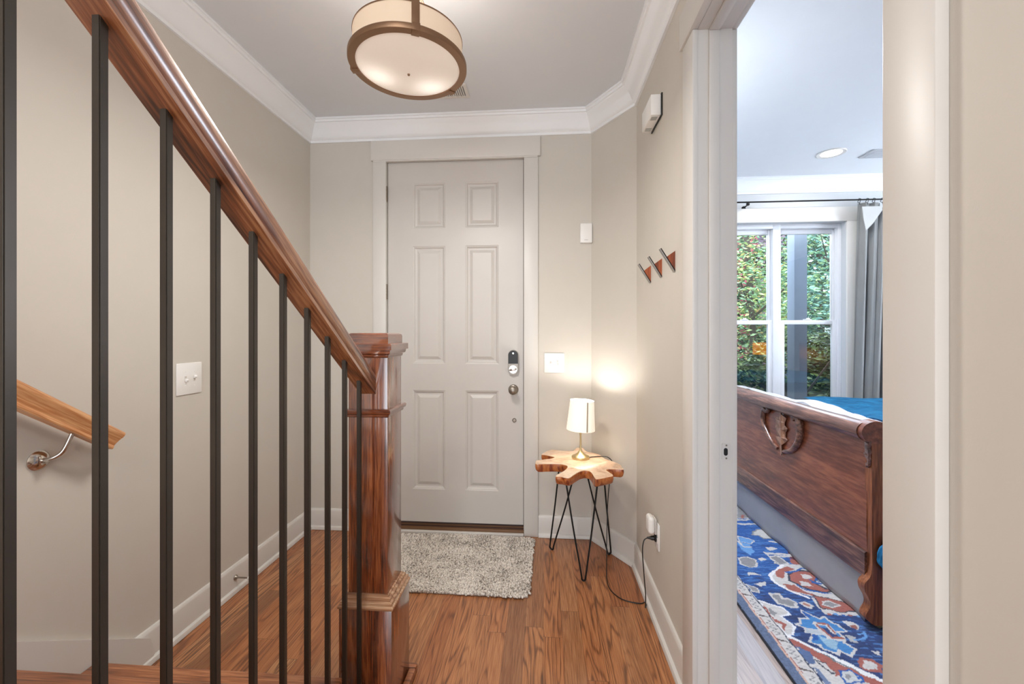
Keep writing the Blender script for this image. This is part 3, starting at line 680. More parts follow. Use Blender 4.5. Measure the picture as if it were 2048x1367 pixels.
for k in range(3):
    a = 2 * PI * k / 3; tube(bm, [MSH @ Vector((.014, 0, .04)), MSH @ Vector((.081 * math.cos(a), .081 * math.sin(a), .012))], .0012, 6)
obj('shade_spider', bm, BRASS, shade)
def fl(px, py, z=.004): return onZ(px, py, z)
cord = [Vector((BXL + .045, BYL, TZ + .006)), Vector((BXL + .08, BYL + .02, TZ + .004)), Vector((BXL + .13, BYL + .03, TZ + .005)), Vector((BXL + .165, BYL + .015, TZ + .002)), Vector((BXL + .187, BYL + .005, TZ - .03)),
        Vector((.385, 2.46, .50)), Vector((.372, 2.47, .35)), Vector((.36, 2.43, .15)), Vector((.352, 2.38, .03)), fl(1214, 1160), fl(1222, 1180), fl(1245, 1198), fl(1280, 1206), fl(1293, 1202),
        Vector((.478, 2.02, .03)), Vector((.475, 2.0, .10)), Vector((.462, 1.98, .22)), Vector((.455, 1.975, .32)), Vector((.463, 1.98, .366)), Vector((.482, 1.984, .377))]
bm = bmesh.new(); tube(bm, spline(cord, 8), .0026, 8); sm(obj('power_cord', bm, BLACKP, tl), 60)
bm = bmesh.new(); lathe(bm, [(0, .0), (.004, .0), (.006, .012), (.010, .022), (.0105, .032), (.016, .035), (.016, .040), (0, .041)], 16, Matrix.Translation((XR - .049, 1.984, .377)) @ Matrix.Rotation(PI / 2, 4, 'Y')); sm(obj('plug', bm, BLACKP, tl), 40)
point('table_bulb', (BXL + .008, BYL, TZ + .168 + .138), 3.2, (1, .97, .93), .018)

# ------------------------------------------------------------------ door mat: rows of felted wool knots
s_ = NT('felted_wool'); v_ = s_.obj()
n1 = s_.noise(s_.map(v_, (1, 1, .3)), 140, 2, .5, .5); n2 = s_.noise(v_, 9, 3)
s_.L(s_.ramp(s_.math('ADD', s_.math('MULTIPLY', n1, .75), s_.math('MULTIPLY', n2, .3)), [(.40, srgb(118, 108, 98)), (.49, srgb(198, 188, 176)), (.6, srgb(234, 226, 216))]), s_.b.inputs['Base Color'])
s_.P(Roughness=.95, Sheen_Weight=.3); s_.bump(s_.noise(v_, 400, 3), .4, .001); WOOL = s_.m
bm = bmesh.new(); mx0, mx1, my0, my1 = -.955, -.068, 2.088, 2.704
box(bm, mx0 + .01, mx1 - .01, my0 + .01, my1 - .01, .001, .010)
rnd = random.Random(3); ico = bmesh.new(); bmesh.ops.create_icosphere(ico, subdivisions=1, radius=1); IV = [v.co.copy() for v in ico.verts]; IF = [[v.index for v in f.verts] for f in ico.faces]; ico.free()
verts, faces = [], []
nx_, ny_ = 62, 46
for i in range(nx_):
    for j in range(ny_):
        x = mx0 + (i + .5 + rnd.uniform(-.3, .3)) / nx_ * (mx1 - mx0); y = my0 + (j + .5 + rnd.uniform(-.3, .3)) / ny_ * (my1 - my0)
        sl_ = (x - mx0) / (mx1 - mx0) * -.0; y += sl_ + .006 * math.sin(x * 9)
        # slightly skewed corners
        u = (x - mx0) / (mx1 - mx0); w2 = (y - my0) / (my1 - my0)
        if u > .97 and (w2 < .035 or w2 > .97): continue
        x += .012 * w2
        a = rnd.uniform(-1, 1) + (.8 if j % 2 else -.8); L2 = rnd.uniform(.010, .014); W2 = rnd.uniform(.006, .0082)
        M = Matrix.Translation((x, y, .010 + rnd.uniform(-.001, .003))) @ Matrix.Rotation(a, 4, 'Z') @ Matrix.Diagonal((L2, W2, .0075, 1))
        k0 = len(verts); verts += [M @ c for c in IV]; faces += [[k0 + q for q in f] for f in IF]
me = bpy.data.meshes.new('m'); me.from_pydata(verts, [], faces); bm2 = bmesh.new(); bm2.from_mesh(me); bm2.to_mesh(me); bm.from_mesh(me); bm2.free()
mat_o = obj('door_mat', bm, WOOL, None, smooth=True); tag(mat_o, 'chunky cream and grey woven wool mat in front of the entry door', 'door mat')

# ------------------------------------------------------------------ bedroom window
win = thing('window_1', None, None, (2.18, YW, 1.4), kind='structure')
VIN = plain('white_vinyl', (226, 226, 228), .3, var=.006)
s_ = NT('window_glass'); s_.n.remove(s_.b)
out = s_.n['Material Output']; gl = s_.N('ShaderNodeBsdfGlossy'); gl.inputs['Roughness'].default_value = .01
tr = s_.N('ShaderNodeBsdfTransparent'); tr.inputs[0].default_value = (.95, .97, .97, 1); mx = s_.N('ShaderNodeMixShader')
lw = s_.N('ShaderNodeFresnel'); lw.inputs[0].default_value = 1.5
s_.L(s_.math('MULTIPLY', lw.outputs[0], 1.6), mx.inputs[0]); s_.L(tr.outputs[0], mx.inputs[1]); s_.L(gl.outputs[0], mx.inputs[2]); s_.L(mx.outputs[0], out.inputs[0]); GLASS = s_.m
s_ = NT('insect_screen'); s_.n.remove(s_.b); out = s_.n['Material Output']
tr = s_.N('ShaderNodeBsdfTransparent'); df = s_.N('ShaderNodeBsdfDiffuse'); df.inputs[0].default_value = (.03, .03, .03, 1); mx = s_.N('ShaderNodeMixShader'); mx.inputs[0].default_value = .42
s_.L(tr.outputs[0], mx.inputs[1]); s_.L(df.outputs[0], mx.inputs[2]); s_.L(mx.outputs[0], out.inputs[0]); SCREEN = s_.m
B('head_casing', TRIM, win, WX0 - .1, WX1 + .09, YW - .02, YW, WZ1 + .0, WZ1 + .13, bev=.002)
B('side_casing', TRIM, win, WX1, WX1 + .085, YW - .018, YW, WZ0 - .05, WZ1, bev=.002)
B('side_casing', TRIM, win, WX0 - .085, WX0, YW - .018, YW, WZ0 - .05, WZ1, bev=.002)
B('sill', TRIM, win, WX0 - .1, WX1 + .1, YW - .05, YW + .05, WZ0 - .03, WZ0, bev=.004)
bm = bmesh.new(); yv = YW + .06
for q in ((WX0, WX0 + .03, WZ0, WZ1), (WX1 - .03, WX1, WZ0, WZ1), (2.146, 2.216, WZ0, WZ1), (WX0 + .03, 2.146, WZ1 - .04, WZ1), (2.216, WX1 - .03, WZ1 - .04, WZ1), (WX0 + .03, 2.146, WZ0, WZ0 + .03), (2.216, WX1 - .03, WZ0, WZ0 + .03)):
    box(bm, q[0], q[1], yv, yv + .09, q[2], q[3], .002)
sm(obj('window_frame', bm, VIN, win))
MR_ = 1.425
for x0, x1 in ((WX0 + .03, 2.146), (2.216, WX1 - .03)):
    for nm, z0, z1, yy, fw, ftop in (('upper_sash', MR_ - .015, WZ1 - .04, yv + .045, .024, .045), ('lower_sash', WZ0 + .03, MR_ + .022, yv + .012, .040, .040)):
        bm = bmesh.new()
        fb = .038 if nm == 'upper_sash' else .07
        box(bm, x0, x0 + fw, yy, yy + .03, z0, z1, .003); box(bm, x1 - fw, x1, yy, yy + .03, z0, z1, .003); box(bm, x0 + fw, x1 - fw, yy, yy + .03, z1 - ftop, z1, .003); box(bm, x0 + fw, x1 - fw, yy, yy + .03, z0, z0 + fb, .003)
        sa = sm(obj(nm, bm, VIN, win))
        bm = bmesh.new(); box(bm, x0 + fw, x1 - fw, yy + .013, yy + .017, z0 + fb, z1 - ftop); obj('pane', bm, GLASS, sa)
    bm = bmesh.new(); xm = (x0 + x1) / 2; box(bm, xm - .03, xm + .03, yv + .008, yv + .05, MR_ + .022, MR_ + .032, .004); box(bm, xm - .006, xm + .02, yv + .02, yv + .04, MR_ + .03, MR_ + .044, .004); sm(obj('sash_lock', bm, VIN, win))
    bm = bmesh.new(); v4 = [bm.verts.new(p) for p in ((x0, yv + .086, WZ0 + .03), (x1, yv + .086, WZ0 + .03), (x1, yv + .086, MR_), (x0, yv + .086, MR_))]; bm.faces.new(v4); obj('insect_screen', bm, SCREEN, win)

# ------------------------------------------------------------------ curtain and rod
CURT = plain('grey_curtain_cloth', (178, 178, 176), .85, bump=.1, bscale=400, Sheen_Weight=.2)
RY, RZ = YW - .085, 2.514
rod = thing('curtain_rod', 'thin black curtain rod across the top of the bedroom window', 'curtain rod', (2.6, RY, RZ))
T('rod', BLACK, rod, [(1.25, RY, RZ), (3.5, RY, RZ)], .007, 12)
for xb in (1.852, 3.35):
    bm = bmesh.new(); tube(bm, [(xb, YW, RZ - .025), (xb, RY, RZ - .025), (xb, RY - .003, RZ - .01)], .006, 8); lathe(bm, [(0, 0), (.018, 0), (.018, .006), (0, .008)], 16, Matrix.Translation((xb, YW, RZ - .03)) @ Matrix.Rotation(PI / 2, 4, 'X')); box(bm, xb - .012, xb + .012, RY - .01, RY + .012, RZ - .03, RZ - .006, .003)
    sm(obj('bracket', bm, BLACK, rod))
cur = thing('curtain', 'grey pleated curtain gathered on black rings right of the window', 'curtain', (2.97, RY, 0))
def wavy(name, x0, x1, xb0, xb1, zt, zb, amp, nw, ph, dy=0, topdrop=None, mat=CURT):
    bm = bmesh.new(); NX, NZ = 70, 40; g = []
    for j in range(NZ + 1):
        v = j / NZ; row = []
        for i in range(NX + 1):
            u = i / NX; zz = (zt(u) if callable(zt) else zt); z = zz + (zb - zz) * v
            x = (x0 + (x1 - x0) * u) * (1 - v) + (xb0 + (xb1 - xb0) * u) * v
            a = 2 * PI * nw * u + ph; s = math.sin(a)
            y = RY + dy + amp * (.35 + .65 * min(1, v * 3 + .2)) * (s + .3 * math.sin(2.3 * a + 1 + v))
            row.append(bm.verts.new((x + .012 * math.cos(a) * v, y, z)))
        g.append(row)
    for a, b in zip(g, g[1:]):
        for i in range(NX): bm.faces.new((a[i], b[i], b[i + 1], a[i + 1]))
    bmesh.ops.solidify(bm, geom=list(bm.faces), thickness=.003)
    return obj(name, bm, mat, cur, smooth=True)
wavy('front_panel', 2.80, 2.99, 2.74, 2.90, lambda u: RZ - .03 - .0 * u, .03, .026, 2.2, .5)
wavy('back_panel', 2.95, 3.35, 2.86, 3.3, lambda u: RZ - .12 + .08 * abs(math.sin(u * 6)), .03, .038, 3.6, 2.2, .0)
# folded-over flap hanging from the first ring
bm = bmesh.new(); ff = [onY(*p, RY - .05) for p in ((1724, 413), (1763, 412), (1764, 420), (1745, 447), (1731, 461), (1727, 440))]
prism(bm, [(p.x, p.z) for p in ff], lambda u, v: (u, RY - .052 - .02 * (RZ - v), v), lambda u, v: (u, RY - .046 - .02 * (RZ - v), v)); bmesh.ops.triangulate(bm, faces=[f for f in bm.faces if len(f.verts) > 4]); obj('folded_flap', bm, CURT, cur)
for xr_ in (2.808, 2.875, 2.93, 3.0, 3.03, 3.12, 3.2):
    bm = bmesh.new(); tube(bm, [(xr_ + .004 * math.sin(a * 3), RY + .017 * math.cos(a), RZ - .008 + .018 * math.sin(a)) for a in [2 * PI * k / 20 for k in range(21)]], .0022, 6, cap=False)
    tube(bm, [(xr_, RY, RZ - .026), (xr_, RY - .005, RZ - .045)], .002, 6); obj('ring', bm, BLACK, cur, smooth=True)

# ------------------------------------------------------------------ bed
XB = 1.45
bed = thing('bed', 'carved quarter-sawn oak sleigh bed footboard with leaf and horseshoe ornament', 'bed', (XB + .05, 2.8, 0))
bm = bmesh.new(); Yn, Yf = 2.0, 3.62
pf = [(0, .335), (-.004, .45), (-.002, .6), (.006, .75), (.012, .86), (.034, .86), (.030, .6), (.026, .335)]
prism(bm, pf, lambda u, v: (XB + u, Yn, v), lambda u, v: (XB + u, Yf, v)); sm(obj('footboard_panel', bm, BEDW, bed), 30)
bm = bmesh.new(); prism(bm, [(-.012, .335), (-.012, .228), (.03, .224), (.03, .34), (-.004, .341), (-.009, .339)], lambda u, v: (XB + u, Yn, v), lambda u, v: (XB + u, Yf, v)); sm(obj('bottom_rail', bm, BEDD, bed), 20)
bm = bmesh.new(); rr = .043
prism(bm, [(-.002 + rr * math.cos(a) * 1.1, .882 + rr * math.sin(a)) for a in [2 * PI * k / 28 for k in range(28)]], lambda u, v: (XB + u, Yn - .002, v), lambda u, v: (XB + u, Yf, v)); sm(obj('top_roll', bm, BEDD, bed), 40)
for nm_y in (1.972, 3.62):
    bm = bmesh.new(); w_ = .040
    PR = [(-.002, .86), (.0, .30), (-.004, .255), (-.012, .236), (-.028, .220), (-.034, .205), (-.030, .178), (-.014, .15), (-.006, .128), (-.008, .108), (-.02, .088), (-.028, .072), (-.026, .058), (-.012, .045), (.008, .03), (.09, .03), (.09, .86)]
    prism(bm, PR, lambda u, v: (XB + u, nm_y, v), lambda u, v: (XB + u, nm_y + w_, v))
    bmesh.ops.bevel(bm, geom=[e for e in bm.edges if abs(e.verts[0].co.y - e.verts[1].co.y) > .03 and min(e.verts[0].co.x, e.verts[1].co.x) < XB + .05 and e.verts[0].co.z < .25], offset=.003, segments=2, affect='EDGES')
    pst = sm(obj('footboard_post', bm, BEDV, bed), 35)
    bm = bmesh.new(); pr = [(.02 + .064 * math.cos(a), .882 + .050 * math.sin(a)) for a in [2 * PI * k / 36 for k in range(36)]]
    prism(bm, pr, lambda u, v: (XB + u, nm_y - .001, v), lambda u, v: (XB + u, nm_y + .052, v)); sm(obj('scroll_end', bm, BEDW, pst), 40)
    bm = bmesh.new(); lathe(bm, [(0, -.016), (.012, -.016), (.015, -.008), (.015, .008), (.012, .016), (0, .016)], 20, Matrix.Translation((XB + .035, nm_y + .02, .0285)) @ Matrix.Rotation(PI / 2, 4, 'X')); sm(obj('caster', bm, BRASS, pst), 40)
def pp(u, v, X=XB - .006):   # crop (1460,790) x6.4 -> footboard plane
    return onX(1460 + u / 6.4, 790 + v / 6.4, X)
left = spline([pp(470, 150), pp(490, 190), pp(470, 205), pp(440, 180), pp(420, 260), pp(430, 360), pp(480, 480), pp(540, 600), pp(610, 680)], 5)
nl = len(left); T('horseshoe_moulding', BEDD, bed, left, [.010 + .006 * math.sin(PI * k / (nl - 1)) for k in range(nl)], 10)
right = spline([pp(830, 320), pp(815, 280), pp(850, 265), pp(885, 330), pp(900, 440), pp(890, 560), pp(840, 660), pp(770, 715), pp(690, 720)], 5)
nl = len(right); T('horseshoe_moulding', BEDD, bed, right, [.012 + .008 * math.sin(PI * k / (nl - 1)) for k in range(nl)], 10)
lf = [(650, 200), (680, 270), (722, 300), (700, 350), (700, 385), (738, 430), (712, 480), (712, 540), (738, 575), (705, 610), (680, 605), (672, 660), (680, 765), (650, 765), (630, 640), (600, 600), (580, 520), (612, 525), (575, 400), (590, 370), (580, 290), (610, 280)]
def leaf(name, pts, mid, thick, parent, X=XB - .003, mp=pp, mat=BEDW):
    bm = bmesh.new(); o = [bm.verts.new(mp(*p, X)) for p in pts]; c = [bm.verts.new(mp(*p, X - thick)) for p in mid]
    n = len(o)
    def near(v): return min(c, key=lambda q: (q.co - v.co).length)
    for i in range(n):
        a, b = o[i], o[(i + 1) % n]; na, nb = near(a), near(b)
        mv = bm.verts.new((a.co + b.co) / 2 * .45 + (na.co + nb.co) / 2 * .55 + Vector((-thick * (.3 if i % 2 else -.25), 0, 0)))
        bm.faces.new((a, b, mv)); 
        bm.faces.new((a, mv, na)); bm.faces.new((b, nb, mv))
        if na is not nb: bm.faces.new((mv, nb, na))
    bmesh.ops.recalc_face_normals(bm, faces=bm.faces)
    return obj(name, bm, mat, parent)
LEAFM = oak('carved_leaf_oak', [(84, 52, 38), (142, 98, 74), (170, 124, 96)], 'Z', 140, 4, .4, .6)
leaf('carved_leaf', lf, [(648, 240), (645, 330), (648, 430), (652, 540), (655, 640), (662, 740)], .014, bed, mat=LEAFM)
cl = [(1720, 590), (1812, 575), (1815, 640), (1800, 680), (1815, 730), (1800, 780), (1810, 830), (1800, 900), (1770, 930), (1735, 915), (1730, 870), (1760, 850), (1715, 760), (1705, 740), (1725, 720), (1720, 640)]
leaf('carved_corner_leaf', cl, [(1765, 620), (1765, 700), (1768, 780), (1768, 850), (1765, 900)], .012, bed, XB - .004, mat=BEDD)
B('side_rail', BEDD, bed, XB + .09, XB + 2.2, 1.985, 2.012, .24, .40, bev=.003)
B('side_rail', BEDD, bed, XB + .09, XB + 2.2, 3.63, 3.655, .24, .40, bev=.003)
B('headboard', BEDW, bed, XB + 2.2, XB + 2.25, 1.97, 3.66, .05, 1.2, bev=.01)

def cloth(name, x0, x1, y0, y1, zf, mat, label, cat, nx=60, ny=60, thick=.01, amp=.006, seed=0, sc=6):
    bm = bmesh.new(); g = []
    for j in range(ny + 1):
        row = []
        for i in range(nx + 1):
            x = x0 + (x1 - x0) * i / nx; y = y0 + (y1 - y0) * j / ny
            row.append(bm.verts.new((x, y, zf(x, y) + amp * mnoise.noise(Vector((x * sc, y * sc, seed))))))
        g.append(row)
    for a, b in zip(g, g[1:]):
        for i in range(nx): bm.faces.new((a[i], a[i + 1], b[i + 1], b[i]))
    bmesh.ops.solidify(bm, geom=list(bm.faces), thickness=-thick)
    bmesh.ops.recalc_face_normals(bm, faces=bm.faces)
    o = obj(name, bm, mat, None, smooth=True); return tag(o, label, cat)
COTTON = plain('white_cotton', (232, 230, 232), .85, bump=.15, bscale=300)
s_ = NT('blue_channel_quilt'); v_ = s_.obj(); wv = s_.N('ShaderNodeTexWave', wave_type='BANDS', bands_direction='Y'); wv.inputs['Scale'].default_value = 9; wv.inputs['Distortion'].default_value = 1.2; s_.L(v_, wv.inputs[0])
s_.L(s_.ramp(s_.noise(v_, 14, 3), [(.35, srgb(20, 112, 160)), (.65, srgb(40, 142, 190))]), s_.b.inputs['Base Color']); s_.P(Roughness=.8); s_.bump(wv.outputs[1], .7, .01); BLUE = s_.m
mt = B('mattress', COTTON, None, XB + .10, XB + 2.18, 2.03, 3.60, .30, .70, bev=.05, seg=4); tag(mt, 'white mattress mostly hidden behind the carved footboard', 'mattress')
def zq(x, y):
    a = .76 + .140 * math.exp(-((x - XB - .10) / .30) ** 2)
    return a + .035 * math.exp(-(((x - 1.66) / .1) ** 2 + ((y - 2.62) / .16) ** 2))
q_ = cloth('coverlet', XB + .085, XB + .70, 2.0, 3.60, zq, COTTON, 'white stitched coverlet bunched over the mattress behind the footboard', 'coverlet', amp=.014, sc=9)
cloth('blanket', XB + .66, XB + 2.1, 1.99, 3.60, lambda x, y: .785 + .02 * math.sin(y * 5 + x), BLUE, 'teal blue quilted blanket spread across the bed top', 'blanket', amp=.016, seed=4)
# blanket corner hanging past the near post
bm = bmesh.new(); bmesh.ops.create_icosphere(bm, subdivisions=5, radius=1)
for v in bm.verts:
    n_ = mnoise.noise(v.co * 2.2); v.co *= 1 + .10 * n_; v.co = Vector((v.co.x * .10 + 1.555, v.co.y * .018 + 1.948, v.co.z * .085 + .345))
tag(obj('throw_blanket', bm, BLUE, None, smooth=True), 'bright blue throw corner hanging beside the near bed post', 'throw')
# dust ruffle
bm = bmesh.new(); g = []
for j in range(9):
    row = []
    for i in range(161):
        y = 2.018 + 1.596 * i / 160; v = j / 8
        row.append(bm.verts.new((XB - .004 + .010 * v * math.sin(y * 17) * math.sin(y * 5 + 1) + .010 * v, y, .222 - v * .206)))
    g.append(row)
for a, b in zip(g, g[1:]):
    for i in range(160): bm.faces.new((a[i], a[i + 1], b[i + 1], b[i]))
bmesh.ops.solidify(bm, geom=list(bm.faces), thickness=.003); bmesh.ops.recalc_face_normals(bm, faces=bm.faces)
tag(obj('bed_skirt', bm, COTTON, None, smooth=True), 'plain white bed skirt hanging below the footboard rail', 'bed skirt')

# nightstand with amber lamp: only its reflection shows in the window pane
ns = thing('nightstand', 'brown nightstand beside the bed head', 'nightstand', (3.42, 1.55, 0))
B('body', BEDV, ns, 3.2, 3.64, 1.32, 1.76, .12, .66, bev=.004)
for x in (3.23, 3.61):
    for y in (1.35, 1.73): B('leg', BEDV, ns, x - .02, x + .02, y - .02, y + .02, 0, .12)
B('drawer', BEDW, ns, 3.19, 3.20, 1.35, 1.73, .40, .62, bev=.003)
nl_ = thing('bedside_lamp', 'amber glowing lamp seen only as a reflection in the window', 'table lamp', (3.40, 1.52, .66))
bm = bmesh.new(); MM = Matrix.Translation((3.40, 1.52, .66)); lathe(bm, [(0, 0), (.07, 0), (.07, .01), (.02, .03), (.015, .30), (0, .30)], 32, MM); sm(obj('base', bm, BRASS, nl_))
s_ = NT('amber_shade'); s_.P(Base_Color=srgb(220, 150, 60), Emission_Color=srgb(255, 150, 30), Emission_Strength=3.0, Roughness=.7)
bm = bmesh.new(); lathe(bm, [(.16, .34), (.16, .52), (.157, .52), (.157, .34), (.16, .34)], 40, MM); sm(obj('shade', bm, s_.m, nl_))

# recessed light and vent in the bedroom ceiling
rl = thing('recessed_light', 'lit round recessed light in the bedroom ceiling', 'recessed light', (2.27, 3.40, ZC))
MM = Matrix.Translation((2.262, 3.49, ZC))
bm = bmesh.new(); lathe(bm, [(.072, -.003), (.095, -.006), (.098, -.002), (.098, 0), (.070, 0), (.072, -.003)], 48, MM); sm(obj('trim_ring', bm, TRIM, rl), 40)
s_ = NT('downlight_lens'); s_.P(Base_Color=(1, 1, 1, 1), Emission_Color=srgb(255, 252, 248), Emission_Strength=5)
bm = bmesh.new(); lathe(bm, [(.071, -.001), (.04, .0), (0, 0)][::-1], 48, Matrix.Translation((0, 0, -.0015)) @ MM); obj('lens', bm, s_.m, rl, smooth=True)
d_ = area('bedroom_downlight', (2.262, 3.49, ZC - .012), (0, 0, 0), .13, .13, 6, (1, .96, .9)); d_.data.shape = 'DISK'
d_ = area('bedroom_fill_near', (.95, 2.42, ZC - .012), (0, 0, 0), .13, .13, 50, (.72, .83, 1)); d_.data.shape = 'DISK'  # extra lamp and fixture added out of view to light rug and footboard
rl2 = thing('recessed_light', 'added unseen recessed light over the rug edge, behind the far doorway jamb', 'recessed light', (.95, 2.42, ZC))
for ch in list(rl.children):
    c2 = ch.copy(); C.objects.link(c2); c2.parent = rl2; c2.matrix_parent_inverse = Matrix.Translation(-Vector((2.262, 3.49, ZC)))
bv = thing('ceiling_vent', 'white vent in the bedroom ceiling right of the recessed light', 'vent', (2.72, 3.53, ZC))
bm = bmesh.new(); box(bm, 2.54, 2.90, 3.44, 3.60, ZC - .008, ZC, .002)
for k in range(9): box(bm, 2.57, 2.87, 3.452 + k * .0155, 3.456 + k * .0155, ZC - .012, ZC - .006)
sm(obj('grille', bm, plain('vent_grey', (196, 198, 202), .5), bv))

# ------------------------------------------------------------------ bedroom rug, pattern painted from traced motifs
RX0, RX1, RY0, RY1 = .939, 3.12, .55, 3.80
def r2(u, v): p = onZ(1470 + u / 6.827, 1167 + v / 6.827, .012); return (p.x, p.y)
def r1(u, v): p = onZ(1470 + u / 6.827, 1000 + v / 6.827, .012); return (p.x, p.y)
def rug():
    st = .0042
    xs = np.concatenate([np.arange(RX0, 1.75, st), np.linspace(1.75, RX1, 28)]); ys = np.arange(RY0, RY1, st * 1.15)
    ys = np.concatenate([np.arange(RY0, 1.35, .03), np.arange(1.35, RY1, st * 1.1)])
    X, Y = np.meshgrid(xs, ys); c = lambda r, g, b: np.array(srgb(r, g, b)[:3])
    rng = np.random.RandomState(4)
    def vn(sx, sy, seed):
        r = np.random.RandomState(seed); G = r.rand(400, 400); u = X / sx + 50; v = Y / sy + 50
        i = np.floor(u).astype(int); j = np.floor(v).astype(int); fu = u - i; fv = v - j; fu = fu * fu * (3 - 2 * fu); fv = fv * fv * (3 - 2 * fv)
        a = G[i % 400, j % 400]; b = G[(i + 1) % 400, j % 400]; d = G[i % 400, (j + 1) % 400]; e = G[(i + 1) % 400, (j + 1) % 400]
        return (a * (1 - fu) + b * fu) * (1 - fv) + (d * (1 - fu) + e * fu) * fv
    wx = (vn(.03, .03, 1) - .5) * .012 + (vn(.011, .011, 9) - .5) * .006; wy = (vn(.03, .03, 2) - .5) * .012 + (vn(.011, .011, 8) - .5) * .006
    XX, YY = X + wx, Y + wy
    col = np.zeros(X.shape + (3,))
    navy, blue, lb = c(38, 58, 104), c(34, 88, 156), c(104, 154, 204); cream, rust, grey, dk, dred = c(206, 198, 190), c(164, 92, 78), c(142, 138, 136), c(52, 56, 70), c(104, 40, 48)
    s = vn(.05, .008, 5) * .6 + vn(.02, .004, 6) * .4; t = np.clip((Y - 1.9) / .7 + (s - .5) * 1.6, 0, 1)
    col[:] = navy + (blue - navy) * t[..., None]
    m = s > .66; col[m] = col[m] * .6 + lb * .4
    m = s < .30; col[m] = col[m] * .75
    # generic repeat motifs over the rest of the field
    for gi in range(70):
        gx, gy = rng.uniform(1.15, 3.2), rng.uniform(.7, 3.7)
        if gx < 1.75 and 1.6 < gy < 3.3: continue
        rr_ = rng.uniform(.03, .07); d = np.abs(XX - gx) / rr_ + np.abs(YY - gy) / (rr_ * 1.4)
        cc = [cream, rust, lb, grey][gi % 4]; col[d < 1] = cc; col[d < .55] = navy; col[d < .3] = cream
    def inside(P):
        r = np.zeros(X.shape, bool); n = len(P)
        for i in range(n):
            x0, y0 = P[i]; x1, y1 = P[(i + 1) % n]
            if abs(y1 - y0) < 1e-9: continue
            r ^= ((y0 > YY) != (y1 > YY)) & (XX < (x1 - x0) * (YY - y0) / (y1 - y0) + x0)
        return r
    def dist(P, closed):
        d = np.full(X.shape, 9.); n = len(P)
        for i in range(n if closed else n - 1):
            a = np.array(P[i]); b = np.array(P[(i + 1) % n]); ab = b - a; L = ab @ ab + 1e-9
            t = np.clip(((XX - a[0]) * ab[0] + (YY - a[1]) * ab[1]) / L, 0, 1); d = np.minimum(d, np.hypot(XX - a[0] - t * ab[0], YY - a[1] - t * ab[1]))
        return d
    def poly(P, cc, out=None, w=.005):
        m = inside(P); v = .88 + .24 * s[m][:, None]; col[m] = cc * v
        if out is not None: col[dist(P, True) < w] = out
    def line(P, cc, w): col[dist(P, False) < w] = cc
    # crop-1 region (far half)
    f1 = lambda L: [r1(*p) for p in L]; f2 = lambda L: [r2(*p) for p in L]
    poly(f1([(20, 60), (130, 80), (250, 240), (20, 245)]), grey, cream); poly(f1([(80, 190), (130, 200), (120, 245), (90, 240)]), rust)
    line(f1([(20, 265), (300, 262)]), cream, .010); line(f1([(60, 318), (320, 322)]), cream, .012)
    line(f1([(150, 130), (250, 240), (330, 320)]), rust, .008)
    poly(f1([(280, 400), (460, 400), (520, 520), (400, 520), (330, 480), (230, 470)]), cream, grey)
    poly(f1([(350, 380), (480, 420), (500, 440), (380, 400)]), rust)
    line(f1([(500, 470), (600, 565), (700, 620), (830, 760)]), cream, .010)
    poly(f1([(520, 470), (620, 480), (680, 580), (610, 560)]), dred); poly(f1([(700, 600), (800, 680), (950, 800), (930, 850), (740, 780)]), dred)
    line(f1([(480, 560), (600, 575)]), cream, .008); line(f1([(430, 720), (760, 740), (840, 765), (500, 760)]), cream, .010)
    poly(f1([(420, 640), (500, 630), (570, 660), (500, 690), (440, 670)]), cream)
    poly(f1([(30, 480), (130, 500), (270, 550), (200, 590), (60, 560)]), lb, cream, .004); poly(f1([(40, 560), (200, 600), (270, 700), (200, 740), (60, 640)]), lb); line(f1([(20, 540), (130, 635), (230, 635)]), cream, .006)
    poly(f1([(60, 790), (160, 770), (300, 810), (290, 900), (180, 910), (90, 870)]), grey, cream); poly(f1([(310, 790), (370, 780), (430, 810), (350, 820)]), cream)
    poly(f1([(480, 760), (560, 750), (740, 860), (640, 880), (540, 860)]), grey, cream); poly(f1([(740, 790), (920, 830), (900, 870), (780, 860)]), rust)
    poly(f1([(600, 880), (960, 860), (1100, 940), (1200, 1060), (1400, 1150), (1740, 1340), (1740, 1480), (1300, 1400), (1040, 1310), (620, 1170), (480, 1030)]), cream)
    line(f1([(640, 880), (478, 1030), (560, 1120), (700, 1210), (1000, 1330)]), c(236, 230, 226), .009)
    poly(f1([(560, 950), (700, 900), (820, 930), (680, 980), (640, 1060), (560, 1040)]), rust)
    poly(f1([(720, 1000), (800, 960), (960, 960), (1100, 980), (1130, 1060), (1100, 1120), (1200, 1190), (1360, 1240), (1200, 1250), (1000, 1210), (860, 1150), (740, 1090)]), rust, dk, .006)
    poly(f1([(990, 1060), (1100, 1110), (1240, 1140), (1060, 1130)]), blue); poly(f1([(900, 1010), (1010, 1010), (1050, 1060), (920, 1060)]), cream); poly(f1([(870, 1100), (1000, 1120), (1080, 1180), (900, 1160)]), cream)
    line(f1([(700, 980), (840, 960), (900, 930), (1010, 930), (1120, 1000), (1110, 1090), (1300, 1150), (1450, 1250), (1640, 1345)]), blue, .006)
    line(f1([(840, 1150), (960, 1215), (1140, 1245), (1300, 1270)]), blue, .006)
    poly(f1([(620, 1130), (800, 1140), (960, 1240), (1130, 1290), (1300, 1330), (1280, 1365), (1000, 1290), (760, 1230)]), rust, cream, .004)
    poly(f1([(1120, 960), (1220, 1000), (1300, 1080), (1220, 1110), (1180, 1040)]), c(40, 70, 120)); poly(f1([(1200, 1060), (1290, 1080), (1330, 1110), (1240, 1120)]), c(150, 80, 60))
    line(f1([(960, 830), (1040, 860), (1110, 930), (1300, 1080), (1460, 1230), (1640, 1330)]), dk, .007)
